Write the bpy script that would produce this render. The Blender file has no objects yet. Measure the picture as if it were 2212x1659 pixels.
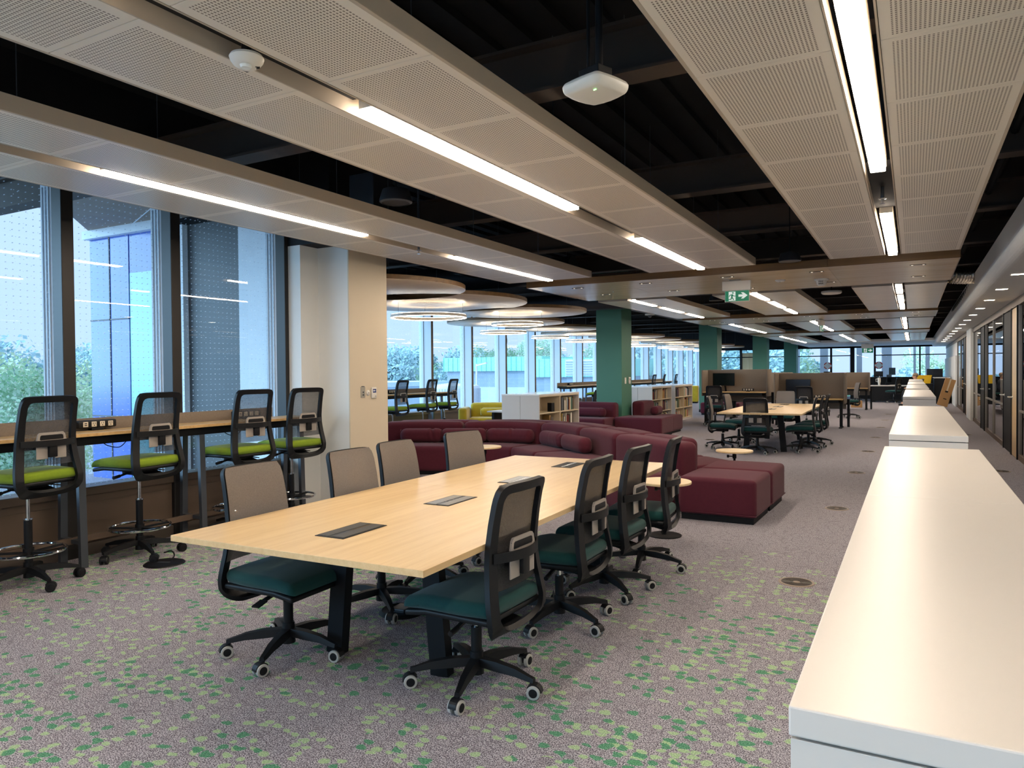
import bpy, bmesh, math, random
from mathutils import Vector, Matrix
R_ = math.radians
PI = math.pi
rnd = random.Random(7)
scn = bpy.context.scene
C = scn.collection

# ------------------------------------------------------------------ camera
H_EYE = 1.5
YAW, PIT, ROL = R_(28.873), R_(-0.9356), R_(0.4867)
FPX = 1571.5
fw = Vector((-math.sin(YAW) * math.cos(PIT), math.cos(YAW) * math.cos(PIT), math.sin(PIT)))
rt = Vector((math.cos(YAW), math.sin(YAW), 0))
dn = fw.cross(rt)
rt2 = math.cos(ROL) * rt + math.sin(ROL) * dn
dn2 = -math.sin(ROL) * rt + math.cos(ROL) * dn
cam = bpy.data.cameras.new('camera')
cam.sensor_fit = 'HORIZONTAL'
cam.sensor_width = 36.0
cam.lens = 36.0 * FPX / 2212.0
cam.clip_start = 0.05
cam.clip_end = 600
cam_o = bpy.data.objects.new('camera', cam)
C.objects.link(cam_o)
up, bk = -dn2, -fw
cam_o.matrix_world = Matrix(((rt2.x, up.x, bk.x, 0), (rt2.y, up.y, bk.y, 0), (rt2.z, up.z, bk.z, H_EYE), (0, 0, 0, 1)))
scn.camera = cam_o

# ------------------------------------------------------------------ sky and exposure
LAMP = 49.0
world = bpy.data.worlds.new('overcast_sky')
scn.world = world
world.use_nodes = True
wn = world.node_tree
wn.nodes['Background'].inputs[0].default_value = (0.50, 0.67, 0.92, 1)
wn.nodes['Background'].inputs[1].default_value = 1.45
# broad blue lamp added to strengthen the overcast daylight from the window side
sun = bpy.data.lights.new('daylight_fill_sun', 'SUN')
sun.energy = 9.0
sun.angle = R_(75)
sun.color = (0.45, 0.75, 1.0)
sun_o = bpy.data.objects.new('daylight_fill_sun', sun)
C.objects.link(sun_o)
sun_o.rotation_euler = Vector((-0.74, -0.50, 0.46)).to_track_quat('Z', 'Y').to_euler()
sun_o.location = (-30, -20, 20)
vs = scn.view_settings
vs.view_transform = 'Standard'
vs.look = 'None'
vs.gamma = 1.0
vs.exposure = 0.0
vs.use_curve_mapping = False

# ------------------------------------------------------------------ materials
def lin(h):
    h = h.lstrip('#')
    o = []
    for i in (0, 2, 4):
        c = int(h[i:i + 2], 16) / 255.0
        o.append(c / 12.92 if c <= 0.04045 else ((c + 0.055) / 1.055) ** 2.4)
    return (o[0], o[1], o[2], 1.0)

M = {}

class NT:
    """small helper around one material's node tree"""
    def __init__(s, name):
        s.m = bpy.data.materials.new(name)
        s.m.use_nodes = True
        s.t = s.m.node_tree
        s.b = s.t.nodes['Principled BSDF']
        s.out = s.t.nodes['Material Output']
        s.co = s.t.nodes.new('ShaderNodeTexCoord')
        M[name] = s.m
    def n(s, typ, **kw):
        nd = s.t.nodes.new('ShaderNode' + typ)
        for k, v in kw.items():
            if k.startswith('i_'):
                key = k[2:]
                key = int(key) if key.isdigit() else key.replace('_', ' ')
                nd.inputs[key].default_value = v
            else:
                setattr(nd, k, v)
        return nd
    def l(s, a, b):
        s.t.links.new(a, b)
    def math(s, op, a, b=None, c=None):
        nd = s.t.nodes.new('ShaderNodeMath')
        nd.operation = op
        for i, v in enumerate((a, b, c)):
            if v is None:
                continue
            if hasattr(v, 'is_linked') or hasattr(v, 'links'):
                s.l(v, nd.inputs[i])
            else:
                nd.inputs[i].default_value = v
        return nd.outputs[0]
    def mix(s, fac, a, b):
        nd = s.t.nodes.new('ShaderNodeMix')
        nd.data_type = 'RGBA'
        for idx, v in ((0, fac), (6, a), (7, b)):
            if hasattr(v, 'links'):
                s.l(v, nd.inputs[idx])
            else:
                nd.inputs[idx].default_value = v
        return nd.outputs[2]

def pm(name, hexc, rough=0.5, metal=0.0, var=0.06, vscale=6.0, bump=0.0, bscale=200.0, spec=0.5, sheen=0.0, coat=0.0):
    s = NT(name)
    c = lin(hexc)
    no = s.n('TexNoise', i_Scale=vscale, i_Detail=3.0)
    s.l(s.co.outputs['Object'], no.inputs['Vector'])
    d = tuple(max(0, x * (1 - var)) for x in c[:3]) + (1,)
    e = tuple(min(1, x * (1 + var)) for x in c[:3]) + (1,)
    s.l(s.mix(no.outputs[0], d, e), s.b.inputs['Base Color'])
    s.b.inputs['Roughness'].default_value = rough
    s.b.inputs['Metallic'].default_value = metal
    s.b.inputs['Specular IOR Level'].default_value = spec
    if sheen:
        s.b.inputs['Sheen Weight'].default_value = sheen
    if coat:
        s.b.inputs['Coat Weight'].default_value = coat
        s.b.inputs['Coat Roughness'].default_value = 0.1
    if bump:
        bn = s.n('TexNoise', i_Scale=bscale, i_Detail=2.0)
        s.l(s.co.outputs['Object'], bn.inputs['Vector'])
        bp = s.n('Bump', i_Strength=bump, i_Distance=0.004)
        s.l(bn.outputs[0], bp.inputs['Height'])
        s.l(bp.outputs[0], s.b.inputs['Normal'])
    return s.m

def emit(name, hexc, strength, base='f4f0e8'):
    s = NT(name)
    s.b.inputs['Base Color'].default_value = lin(base)
    s.b.inputs['Emission Color'].default_value = lin(hexc)
    s.b.inputs['Emission Strength'].default_value = strength
    return s.m

def wood(name, a, b, axis, rough=0.4, scale=1.0, spec=0.5, coat=0.0):
    s = NT(name)
    mp = s.n('Mapping')
    st = [26.0 * scale] * 3
    st[axis] = 1.1 * scale
    mp.inputs['Scale'].default_value = st
    s.l(s.co.outputs['Object'], mp.inputs['Vector'])
    n1 = s.n('TexNoise', i_Scale=1.0, i_Detail=5.0, i_Roughness=0.6)
    s.l(mp.outputs[0], n1.inputs['Vector'])
    n2 = s.n('TexNoise', i_Scale=7.0, i_Detail=2.0)
    s.l(mp.outputs[0], n2.inputs['Vector'])
    f = s.math('ADD', s.math('MULTIPLY', n1.outputs[0], 0.8), s.math('MULTIPLY', n2.outputs[0], 0.2))
    rp = s.n('ValToRGB')
    rp.color_ramp.elements[0].position = 0.35
    rp.color_ramp.elements[0].color = lin(a)
    rp.color_ramp.elements[1].position = 0.65
    rp.color_ramp.elements[1].color = lin(b)
    s.l(f, rp.inputs[0])
    s.l(rp.outputs[0], s.b.inputs['Base Color'])
    s.b.inputs['Roughness'].default_value = rough
    s.b.inputs['Specular IOR Level'].default_value = spec
    return s.m

# --- carpet
s = NT('carpet')
pos = s.co.outputs['Object']
sep = s.n('SeparateXYZ')
s.l(pos, sep.inputs[0])
fl = s.n('TexNoise', i_Scale=180.0, i_Detail=2.0)
s.l(pos, fl.inputs['Vector'])
fr = s.n('ValToRGB')
fr.color_ramp.elements[0].position = 0.40
fr.color_ramp.elements[0].color = lin('49444d')
fr.color_ramp.elements[1].position = 0.60
fr.color_ramp.elements[1].color = lin('c0bcc3')
s.l(fl.outputs[0], fr.inputs[0])
ck = s.n('TexVoronoi', i_Scale=17.0)
ck.feature = 'DISTANCE_TO_EDGE'
wob = s.n('TexNoise', i_Scale=14.0)
s.l(pos, wob.inputs['Vector'])
vm = s.n('VectorMath')
vm.operation = 'MULTIPLY_ADD'
s.l(wob.outputs['Color'], vm.inputs[0])
vm.inputs[1].default_value = (0.06, 0.06, 0.0)
s.l(pos, vm.inputs[2])
s.l(vm.outputs[0], ck.inputs['Vector'])
crack = s.math('LESS_THAN', ck.outputs['Distance'], 0.05)
base = s.mix(s.math('MULTIPLY', crack, 0.30), fr.outputs[0], lin('4d434c'))
def dots(scale, sel, thr, rad, seed):
    mp = s.n('Mapping')
    mp.inputs['Location'].default_value = (seed, seed * 0.7, 0)
    mp.inputs['Scale'].default_value = (1.0, 1.35, 1.0)
    s.l(vm.outputs[0], mp.inputs['Vector'])
    v = s.n('TexVoronoi', i_Scale=scale, i_Randomness=0.75)
    v.voronoi_dimensions = '2D'
    s.l(mp.outputs[0], v.inputs['Vector'])
    cl = s.n('SeparateColor')
    s.l(v.outputs['Color'], cl.inputs[0])
    big = s.n('TexNoise', i_Scale=0.9)
    big.inputs['Detail'].default_value = 1.0
    s.l(mp.outputs[0], big.inputs['Vector'])
    d = s.math('ADD', s.math('MULTIPLY', big.outputs[0], 1.1), sel)
    on = s.math('GREATER_THAN', d, cl.outputs[0])
    ins = s.math('LESS_THAN', s.math('ADD', v.outputs['Distance'], s.math('MULTIPLY', s.math('SUBTRACT', fl.outputs[0], 0.5), 0.35)), rad)
    return s.math('MULTIPLY', on, ins), cl.outputs[1]
edge = s.n('TexNoise', i_Scale=2.2)
s.l(pos, edge.inputs['Vector'])
zone = s.n('MapRange', i_1=6.9, i_2=4.6)
s.l(s.math('ADD', sep.outputs[1], s.math('MULTIPLY', edge.outputs[0], 0.9)), zone.inputs[0])
da, sa = dots(16.0, -0.24, 0.5, 0.35, 3.1)
db, sb = dots(14.0, -0.36, 0.5, 0.38, 11.7)
zr = s.math('GREATER_THAN', s.math('ADD', zone.outputs[0], s.math('MULTIPLY', sa, 0.6)), 0.62)
lo = s.math('MULTIPLY', da, zr)
hi = s.math('MULTIPLY', db, s.math('GREATER_THAN', s.math('ADD', zone.outputs[0], s.math('MULTIPLY', sb, 0.5)), 1.02))
def fleck(a, b):
    return s.mix(s.math('MULTIPLY_ADD', fl.outputs[0], 3.0, -1.0), lin(a), lin(b))
c1 = s.mix(s.math('MULTIPLY', lo, 0.88), base, fleck('7f9c78', 'b4d19b'))
c2 = s.mix(s.math('MULTIPLY', hi, 0.88), c1, fleck('2c6b4c', '58a077'))
s.l(c2, s.b.inputs['Base Color'])
s.b.inputs['Roughness'].default_value = 0.95
s.b.inputs['Specular IOR Level'].default_value = 0.1
bp = s.n('Bump', i_Strength=0.6, i_Distance=0.004)
s.l(fl.outputs[0], bp.inputs['Height'])
s.l(bp.outputs[0], s.b.inputs['Normal'])

# --- perforated metal ceiling panel (holes sized in metres, blank margin round each panel)
def perf(name, hx, hy, hexc, dark):
    s = NT(name)
    sp = s.n('SeparateXYZ')
    s.l(s.co.outputs['Object'], sp.inputs[0])
    x, y = sp.outputs[0], sp.outputs[1]
    fx = s.math('FRACT', s.math('DIVIDE', s.math('ADD', x, 10.0), 0.0150))
    fy = s.math('FRACT', s.math('DIVIDE', s.math('ADD', y, 10.0), 0.0165))
    m1 = s.math('LESS_THAN', s.math('ABSOLUTE', s.math('SUBTRACT', fx, 0.5)), 0.24)
    m2 = s.math('LESS_THAN', s.math('ABSOLUTE', s.math('SUBTRACT', fy, 0.5)), 0.31)
    m3 = s.math('LESS_THAN', s.math('ABSOLUTE', x), hx - 0.035)
    m4 = s.math('LESS_THAN', s.math('ABSOLUTE', y), hy - 0.03)
    k = s.math('MULTIPLY', s.math('MULTIPLY', m1, m2), s.math('MULTIPLY', m3, m4))
    s.l(s.mix(k, lin(hexc), lin(dark)), s.b.inputs['Base Color'])
    s.b.inputs['Roughness'].default_value = 0.38
    s.b.inputs['Specular IOR Level'].default_value = 0.35
    return s.m

# --- mesh fabric of the chair backs, window glass
def netting(name, hexc, opac):
    s = NT(name)
    s.b.inputs['Base Color'].default_value = lin(hexc)
    s.b.inputs['Roughness'].default_value = 0.8
    no = s.n('TexNoise', i_Scale=160.0)
    s.l(s.co.outputs['Object'], no.inputs['Vector'])
    tr = s.n('BsdfTransparent')
    mx = s.n('MixShader')
    s.l(s.math('MULTIPLY_ADD', no.outputs[0], 0.3, opac - 0.15), mx.inputs[0])
    s.l(tr.outputs[0], mx.inputs[1])
    s.l(s.b.outputs[0], mx.inputs[2])
    s.l(mx.outputs[0], s.out.inputs[0])
    return s.m

def glass(name, tint, refl, frit=0.0, drops=False):
    s = NT(name)
    tr = s.n('BsdfTransparent')
    tr.inputs[0].default_value = tint
    gl = s.n('BsdfGlossy', i_Roughness=0.0)
    lw = s.n('LayerWeight', i_Blend=0.5)
    fr = s.math('MULTIPLY_ADD', s.math('POWER', lw.outputs['Facing'], 5.0), 0.96 * min(refl, 1.0), 0.04 * refl)
    mx = s.n('MixShader')
    s.l(fr, mx.inputs[0])
    s.l(tr.outputs[0], mx.inputs[1])
    s.l(gl.outputs[0], mx.inputs[2])
    last = mx.outputs[0]
    if frit:
        sp = s.n('SeparateXYZ')
        s.l(s.co.outputs['Object'], sp.inputs[0])
        fy = s.math('SUBTRACT', s.math('FRACT', s.math('DIVIDE', s.math('ADD', sp.outputs[1], 50.0), frit)), 0.5)
        fz = s.math('SUBTRACT', s.math('FRACT', s.math('DIVIDE', s.math('ADD', sp.outputs[2], 50.0), frit)), 0.5)
        d = s.math('ADD', s.math('MULTIPLY', fy, fy), s.math('MULTIPLY', fz, fz))
        k = s.math('LESS_THAN', d, 0.0048)
        if drops:
            v = s.n('TexVoronoi', i_Scale=34.0)
            s.l(s.co.outputs['Object'], v.inputs['Vector'])
            cl = s.n('SeparateColor')
            s.l(v.outputs['Color'], cl.inputs[0])
            rd = s.math('LESS_THAN', v.outputs['Distance'], s.math('MULTIPLY', cl.outputs[0], 0.13))
            k = s.math('MAXIMUM', k, s.math('MULTIPLY', rd, s.math('GREATER_THAN', cl.outputs[1], 0.55)))
        df = s.n('BsdfPrincipled')
        df.inputs['Base Color'].default_value = lin('c8d4e6')
        tl = s.n('BsdfTranslucent')
        tl.inputs[0].default_value = lin('dbe6f4')
        m0 = s.n('MixShader')
        m0.inputs[0].default_value = 0.5
        s.l(df.outputs[0], m0.inputs[1])
        s.l(tl.outputs[0], m0.inputs[2])
        m2 = s.n('MixShader')
        s.l(s.math('MULTIPLY', k, 0.75), m2.inputs[0])
        s.l(last, m2.inputs[1])
        s.l(m0.outputs[0], m2.inputs[2])
        last = m2.outputs[0]
    s.l(last, s.out.inputs[0])
    return s.m

pm('paint_cream', 'cfc2ab', 0.6, var=0.02, bump=0.05, bscale=90)
pm('paint_white', 'e2e2de', 0.55, var=0.02)
pm('paint_black', '0d0e13', 0.8, var=0.2)
pm('deck_black', '050609', 0.9, var=0.3, vscale=2)
pm('steel_brown', '4b4038', 0.7, var=0.15, vscale=3)
pm('paint_green', '467a66', 0.55, var=0.03, bump=0.04, bscale=120)
pm('raft_edge', 'b9ac9b', 0.5, var=0.02)
pm('raft_metal', 'd2c3ae', 0.4, var=0.02)
pm('bronze', '6b5a4c', 0.45, metal=0.3, var=0.05)
pm('bronze_dark', '2c2927', 0.45, metal=0.3, var=0.08)
pm('alu', 'c6ccd4', 0.45, metal=0.0, var=0.03)
pm('plinth', '5b5149', 0.6, var=0.05)
pm('black_plastic', '111215', 0.45, var=0.1, spec=0.3)
pm('black_metal', '0c0e12', 0.55, var=0.1, spec=0.25)
pm('dark_steel', '50555c', 0.4, metal=0.5, var=0.05)
pm('grey_rim', 'a9aaa6', 0.45, var=0.03)
pm('chrome', 'd5d7da', 0.08, metal=1.0, var=0.01)
pm('lumbar_grey', '9c948c', 0.4, var=0.03)
pm('teal_fabric', '14403f', 0.9, var=0.12, vscale=40, bump=0.25, bscale=500, spec=0.2, sheen=0.15)
pm('lime_fabric', '7a9220', 0.9, var=0.1, vscale=40, bump=0.25, bscale=500, spec=0.2, sheen=0.15)
pm('maroon_fabric', '52222e', 0.92, var=0.1, vscale=30, bump=0.25, bscale=600, spec=0.15, sheen=0.1)
pm('mustard_velvet', 'b29d25', 0.85, var=0.18, vscale=9, bump=0.2, bscale=300, spec=0.2, sheen=0.5)
pm('felt', '7f7468', 0.95, var=0.16, vscale=60, bump=0.3, bscale=350, spec=0.1)
pm('white_laminate', 'd3cdc6', 0.34, var=0.01, spec=0.5)
pm('white_gloss', 'ecebe9', 0.14, var=0.01, spec=0.5)
pm('shelf_cream', 'd6c6a8', 0.4, var=0.03)
pm('white_plastic', 'dedbd2', 0.4, var=0.02)
pm('device_grey', '9c9a90', 0.45, var=0.04)
pm('screen_black', '0b0c0f', 0.12, var=0.05)
pm('cardboard', 'b58a59', 0.8, var=0.06, vscale=14)
pm('yellow_plastic', 'e0b21c', 0.4, var=0.05)
pm('foil', 'c9c4b8', 0.25, metal=1.0, var=0.15, vscale=40, bump=0.9, bscale=25)
pm('duct_dark', '2b2c31', 0.5, metal=0.4, var=0.1)
pm('outlet_white', 'd9cdb8', 0.4, var=0.02)
pm('skin', 'c79a80', 0.6, var=0.05)
pm('hair', '8d7a66', 0.8, var=0.2, vscale=60)
pm('shirt', '39424f', 0.85, var=0.1)
pm('exit_green', '128a63', 0.3, var=0.02)
pm('exit_white', 'eef3f0', 0.3, var=0.01)
pm('sign_red', 'd9432f', 0.5, var=0.02)
pm('grille_brown', '3a3027', 0.4, metal=0.5, var=0.05)
pm('grille_rim', '8b7a6a', 0.4, metal=0.4, var=0.05)
pm('partition_grey', '8e8a84', 0.4, metal=0.3, var=0.05)
wood('oak_y', 'cfae7d', 'dec294', 1, 0.30, spec=0.5)
wood('oak_edge', 'b9935c', 'd0ab75', 0, 0.45)
wood('oak_round', 'e0c492', 'eed6aa', 0, 0.35)
wood('oak_ceiling', 'c4a678', 'dcc299', 0, 0.25, scale=0.5)
wood('oak_fascia', '5e4322', '7a5a31', 0, 0.5, scale=0.5)
wood('oak_cloud', 'd2bc9c', 'e2d0b4', 0, 0.35, scale=0.6)
wood('door_wood', 'c7a97c', 'd8bd94', 2, 0.4, scale=0.6)
netting('net_taupe', '87807b', 0.70)
netting('net_shaded', '2a2829', 0.80)  # dark copy of the netting: shade on the rear side put into colour
netting('net_stool', '6d7078', 0.60)
netting('net_stool_shaded', '303236', 0.42)  # darker stool copy, rear shade likewise in the colour
glass('glass_clear', (0.94, 0.97, 1.0, 1), 0.6)
glass('glass_frit', (0.93, 0.97, 1.0, 1), 0.8, frit=0.052, drops=True)
glass('glass_far', (0.93, 0.97, 1.0, 1), 0.9, frit=0.11)
glass('glass_office', (0.42, 0.40, 0.38, 1), 4.5)
glass('glass_street', (0.90, 0.95, 1.0, 1), 0.6)
emit('lamp_white', 'ffedd8', LAMP)
emit('ring_white', 'fff0dc', LAMP * 0.45)
emit('down_white', 'ffe9cf', LAMP * 0.6)
emit('slot_white', 'ffe9cf', LAMP * 0.05)
emit('led_green', '7dff7a', 4.0)
emit('sign_glow', '2fae86', 0.25)

# ------------------------------------------------------------------ mesh helpers
class MB:
    """collects verts and faces of ONE mesh"""
    def __init__(s):
        s.v, s.f, s.m, s.cur = [], [], [], 0
    def add(s, vs_, fs_, mi=None):
        o = len(s.v)
        s.v += [tuple(p) for p in vs_]
        for q in fs_:
            s.f.append([i + o for i in q])
            s.m.append(s.cur if mi is None else mi)
        return s
    def box(s, x0, x1, y0, y1, z0, z1, c=0.0, mi=None, fn=None):
        if x0 > x1: x0, x1 = x1, x0
        if y0 > y1: y0, y1 = y1, y0
        if z0 > z1: z0, z1 = z1, z0
        if c <= 0:
            vs_ = [(x, y, z) for x in (x0, x1) for y in (y0, y1) for z in (z0, z1)]
            fs_ = [(0, 1, 3, 2), (4, 6, 7, 5), (0, 4, 5, 1), (2, 3, 7, 6), (0, 2, 6, 4), (1, 5, 7, 3)]
        else:
            c = min(c, (x1 - x0) * .49, (y1 - y0) * .49, (z1 - z0) * .49)
            vs_, fs_ = rbox_data((x1 - x0) / 2, (y1 - y0) / 2, (z1 - z0) / 2, c, 1, 1)
            cx, cy, cz = (x0 + x1) / 2, (y0 + y1) / 2, (z0 + z1) / 2
            vs_ = [(a + cx, b + cy, d + cz) for a, b, d in vs_]
        if fn:
            vs_ = [fn(*p) for p in vs_]
        return s.add(vs_, fs_, mi)
    def cyl(s, p0, p1, r0, r1=None, n=16, caps=True, mi=None):
        r1 = r0 if r1 is None else r1
        a, b = Vector(p0), Vector(p1)
        t = (b - a).normalized()
        u = t.orthogonal().normalized()
        w = t.cross(u)
        vs_ = []
        for p, r in ((a, r0), (b, r1)):
            for i in range(n):
                an = 2 * PI * i / n
                vs_.append(p + r * (math.cos(an) * u + math.sin(an) * w))
        fs_ = [(i, (i + 1) % n, n + (i + 1) % n, n + i) for i in range(n)]
        if caps:
            fs_ += [tuple(range(n))[::-1], tuple(range(n, 2 * n))]
        return s.add(vs_, fs_, mi)
    def lathe(s, prof, n=24, axis='z', ctr=(0, 0, 0), mi=None, close=False):
        vs_, fs_ = [], []
        k = len(prof)
        for i in range(n):
            an = 2 * PI * i / n
            for r, z in prof:
                p = (r * math.cos(an), r * math.sin(an), z)
                if axis == 'x': p = (z, p[0], p[1])
                if axis == 'y': p = (p[0], z, p[1])
                vs_.append((p[0] + ctr[0], p[1] + ctr[1], p[2] + ctr[2]))
        for i in range(n):
            j = (i + 1) % n
            for q in range(k - 1 if not close else k):
                q2 = (q + 1) % k
                fs_.append((i * k + q, j * k + q, j * k + q2, i * k + q2))
        return s.add(vs_, fs_, mi)
    def tube(s, pts, r, n=8, closed=False, mi=None):
        pts = [Vector(p) for p in pts]
        m = len(pts)
        vs_, fs_ = [], []
        u = None
        for i, p in enumerate(pts):
            a = pts[i - 1] if (i or closed) else p
            b = pts[(i + 1) % m] if (i < m - 1 or closed) else p
            t = (b - a).normalized()
            u = (t.orthogonal() if u is None else (u - t * u.dot(t))).normalized()
            w = t.cross(u)
            rr = r[i] if isinstance(r, (list, tuple)) else r
            for k in range(n):
                an = 2 * PI * k / n
                vs_.append(p + rr * (math.cos(an) * u + math.sin(an) * w))
        for i in range(m if closed else m - 1):
            j = (i + 1) % m
            for k in range(n):
                fs_.append((i * n + k, i * n + (k + 1) % n, j * n + (k + 1) % n, j * n + k))
        if not closed:
            fs_ += [tuple(range(n))[::-1], tuple(range((m - 1) * n, m * n))]
        return s.add(vs_, fs_, mi)
    def bar(s, p0, p1, w, d, up=(0, 0, 1), w1=None, d1=None, mi=None):
        """rectangular bar from p0 to p1, w across, d along the 'up'-ish direction"""
        a, b = Vector(p0), Vector(p1)
        t = (b - a).normalized()
        upv = Vector(up)
        x = t.cross(upv).normalized()
        y = x.cross(t).normalized()
        w1 = w if w1 is None else w1
        d1 = d if d1 is None else d1
        vs_ = []
        for p, ww, dd in ((a, w, d), (b, w1, d1)):
            for sx, sy in ((-1, -1), (1, -1), (1, 1), (-1, 1)):
                vs_.append(p + x * sx * ww / 2 + y * sy * dd / 2)
        return s.add(vs_, [(3, 2, 1, 0), (4, 5, 6, 7), (0, 1, 5, 4), (1, 2, 6, 5), (2, 3, 7, 6), (3, 0, 4, 7)], mi)
    def prism(s, poly, z0, z1, mi=None, fn=None):
        n = len(poly)
        vs_ = [(x, y, z0) for x, y in poly] + [(x, y, z1) for x, y in poly]
        if fn:
            vs_ = [fn(*p) for p in vs_]
        fs_ = [tuple(range(n))[::-1], tuple(range(n, 2 * n))]
        fs_ += [(i, (i + 1) % n, n + (i + 1) % n, n + i) for i in range(n)]
        return s.add(vs_, fs_, mi)
    def rbox(s, hx, hy, hz, r, ctr=(0, 0, 0), seg=3, mid=3, fn=None, mi=None):
        vs_, fs_ = rbox_data(hx, hy, hz, r, seg, mid)
        vs_ = [(a + ctr[0], b + ctr[1], c + ctr[2]) for a, b, c in vs_]
        if fn:
            vs_ = [fn(*p) for p in vs_]
        return s.add(vs_, fs_, mi)
    def build(s, name, mats, parent=None, smooth=True, sharp=0.7):
        me = bpy.data.meshes.new(name)
        me.from_pydata(s.v, [], s.f)
        for m in (mats if isinstance(mats, (list, tuple)) else [mats]):
            me.materials.append(M[m])
        me.polygons.foreach_set('material_index', s.m)
        bm = bmesh.new()
        bm.from_mesh(me)
        bmesh.ops.recalc_face_normals(bm, faces=bm.faces)
        bm.to_mesh(me)
        bm.free()
        if smooth:
            me.polygons.foreach_set('use_smooth', [True] * len(me.polygons))
            me.set_sharp_from_angle(angle=sharp)
        me.update()
        return link(name, me, parent)

_rb = {}
def rbox_data(hx, hy, hz, r, seg=3, mid=3):
    """rounded box: cube grid pushed onto a box with edge radius r"""
    key = (round(hx, 5), round(hy, 5), round(hz, 5), round(r, 5), seg, mid)
    if key in _rb:
        return _rb[key]
    hs = (hx, hy, hz)
    r = min(r, hx, hy, hz)
    ax = []
    for h in hs:
        e = [h - r + r * math.tan(PI / 4 * k / seg) for k in range(seg + 1)]
        inner = [-(h - r) + 2 * (h - r) * k / mid for k in range(1, mid)] if h - r > 1e-6 else []
        a = [-x for x in reversed(e)] + inner + e
        b = []
        for x in a:
            if not b or x - b[-1] > 1e-7:
                b.append(x)
        ax.append(b)
    idx, vs_, fs_ = {}, [], []
    def vid(i, j, k):
        q = (i, j, k)
        if q not in idx:
            p = (ax[0][i], ax[1][j], ax[2][k])
            c = [max(-(h - r), min(h - r, x)) for x, h in zip(p, hs)]
            d = Vector([x - y for x, y in zip(p, c)])
            d = d.normalized() * r if d.length > 1e-9 else d
            idx[q] = len(vs_)
            vs_.append((c[0] + d.x, c[1] + d.y, c[2] + d.z))
        return idx[q]
    n = [len(a) for a in ax]
    for i in range(n[0] - 1):
        for j in range(n[1] - 1):
            for k in (0, n[2] - 1):
                fs_.append((vid(i, j, k), vid(i + 1, j, k), vid(i + 1, j + 1, k), vid(i, j + 1, k)))
        for k in range(n[2] - 1):
            for j in (0, n[1] - 1):
                fs_.append((vid(i, j, k), vid(i + 1, j, k), vid(i + 1, j, k + 1), vid(i, j, k + 1)))
    for j in range(n[1] - 1):
        for k in range(n[2] - 1):
            for i in (0, n[0] - 1):
                fs_.append((vid(i, j, k), vid(i, j + 1, k), vid(i, j + 1, k + 1), vid(i, j, k + 1)))
    _rb[key] = (vs_, fs_)
    return _rb[key]

def link(name, data, parent=None):
    o = bpy.data.objects.new(name, data)
    C.objects.link(o)
    if parent:
        o.parent = parent
    return o
def tag(o, label=None, cat=None, group=None, kind=None):
    if label: o['label'] = label
    if cat: o['category'] = cat
    if group: o['group'] = group
    if kind: o['kind'] = kind
    return o
def thing(name, label, cat, loc=(0, 0, 0), rz=0.0, group=None):
    o = link(name, None)
    o.empty_display_size = 0.1
    o.location = loc
    o.rotation_euler = (0, 0, rz)
    return tag(o, label, cat, group)
def struct(name, mb, mats, parent=None, smooth=False):
    o = mb.build(name, mats, parent, smooth=smooth)
    if not parent:
        o['kind'] = 'structure'
    return o
KIDS = {}
def kids(o):
    return [c for c in C.objects if c.parent == o]
def dup(src, loc, rz, label=None, group=None, spin=None, spin_names=()):
    """copy a thing, its parts and their sub-parts"""
    if src.name not in KIDS:
        KIDS[src.name] = [(c, kids(c)) for c in kids(src)]
    r = src.copy()
    C.objects.link(r)
    r.location = loc
    r.rotation_euler = (0, 0, rz)
    if label: r['label'] = label
    if group: r['group'] = group
    for c, sub in KIDS[src.name]:
        d = c.copy()
        C.objects.link(d)
        d.parent = r
        if spin is not None and c.name.split('.')[0] in spin_names:
            d.rotation_euler = (0, 0, c.rotation_euler.z + spin)
        for g in sub:
            e = g.copy()
            C.objects.link(e)
            e.parent = d
    return r
def catmull(pts, n=8, closed=False):
    P_ = [Vector(p) for p in pts]
    m = len(P_)
    out = []
    for i in range(m if closed else m - 1):
        if closed:
            p0, p1, p2, p3 = P_[i - 1], P_[i], P_[(i + 1) % m], P_[(i + 2) % m]
        else:
            p0, p1, p2, p3 = P_[max(i - 1, 0)], P_[i], P_[i + 1], P_[min(i + 2, m - 1)]
        for k in range(n):
            t = k / n
            out.append(0.5 * ((2 * p1) + (p2 - p0) * t + (2 * p0 - 5 * p1 + 4 * p2 - p3) * t * t + (3 * p1 - p0 - 3 * p2 + p3) * t ** 3))
    if not closed:
        out.append(P_[-1])
    return out

# ================================================================== THE SETTING
Y0, Y1 = -4.0, 44.0           # room ends behind the camera and at the far glazing
XW1, XW2, XR = -6.05, -10.2, 1.52
struct('floor', MB().box(-11.0, 5.0, Y0, Y1 + 0.2, -0.2, 0.0), 'carpet')
ceil = struct('ceiling', MB().box(-11.2, 5.0, Y0, Y1 + 0.2, 4.0, 4.2), 'deck_black')
b = MB()                       # ribbed metal deck
for i in range(52):
    b.box(-11.0 + i * 0.3, -10.86 + i * 0.3, Y0, Y1, 3.94, 4.0)
b.build('deck_rib', 'deck_black', ceil, smooth=False)['kind'] = 'stuff'
for i, y in enumerate([-2.5, -0.3, 1.95, 4.3, 7.45, 9.9, 12.4, 14.9, 17.4, 19.9, 22.4, 24.9, 27.4, 29.9, 32.4, 34.9]):
    b = MB()
    b.box(-11.0, 4.8, y - 0.10, y + 0.10, 3.30, 3.32)
    b.box(-11.0, 4.8, y - 0.01, y + 0.01, 3.32, 3.60)
    b.box(-11.0, 4.8, y - 0.10, y + 0.10, 3.60, 3.62)
    b.build('ceiling_beam', 'steel_brown', ceil, smooth=False)
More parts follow.
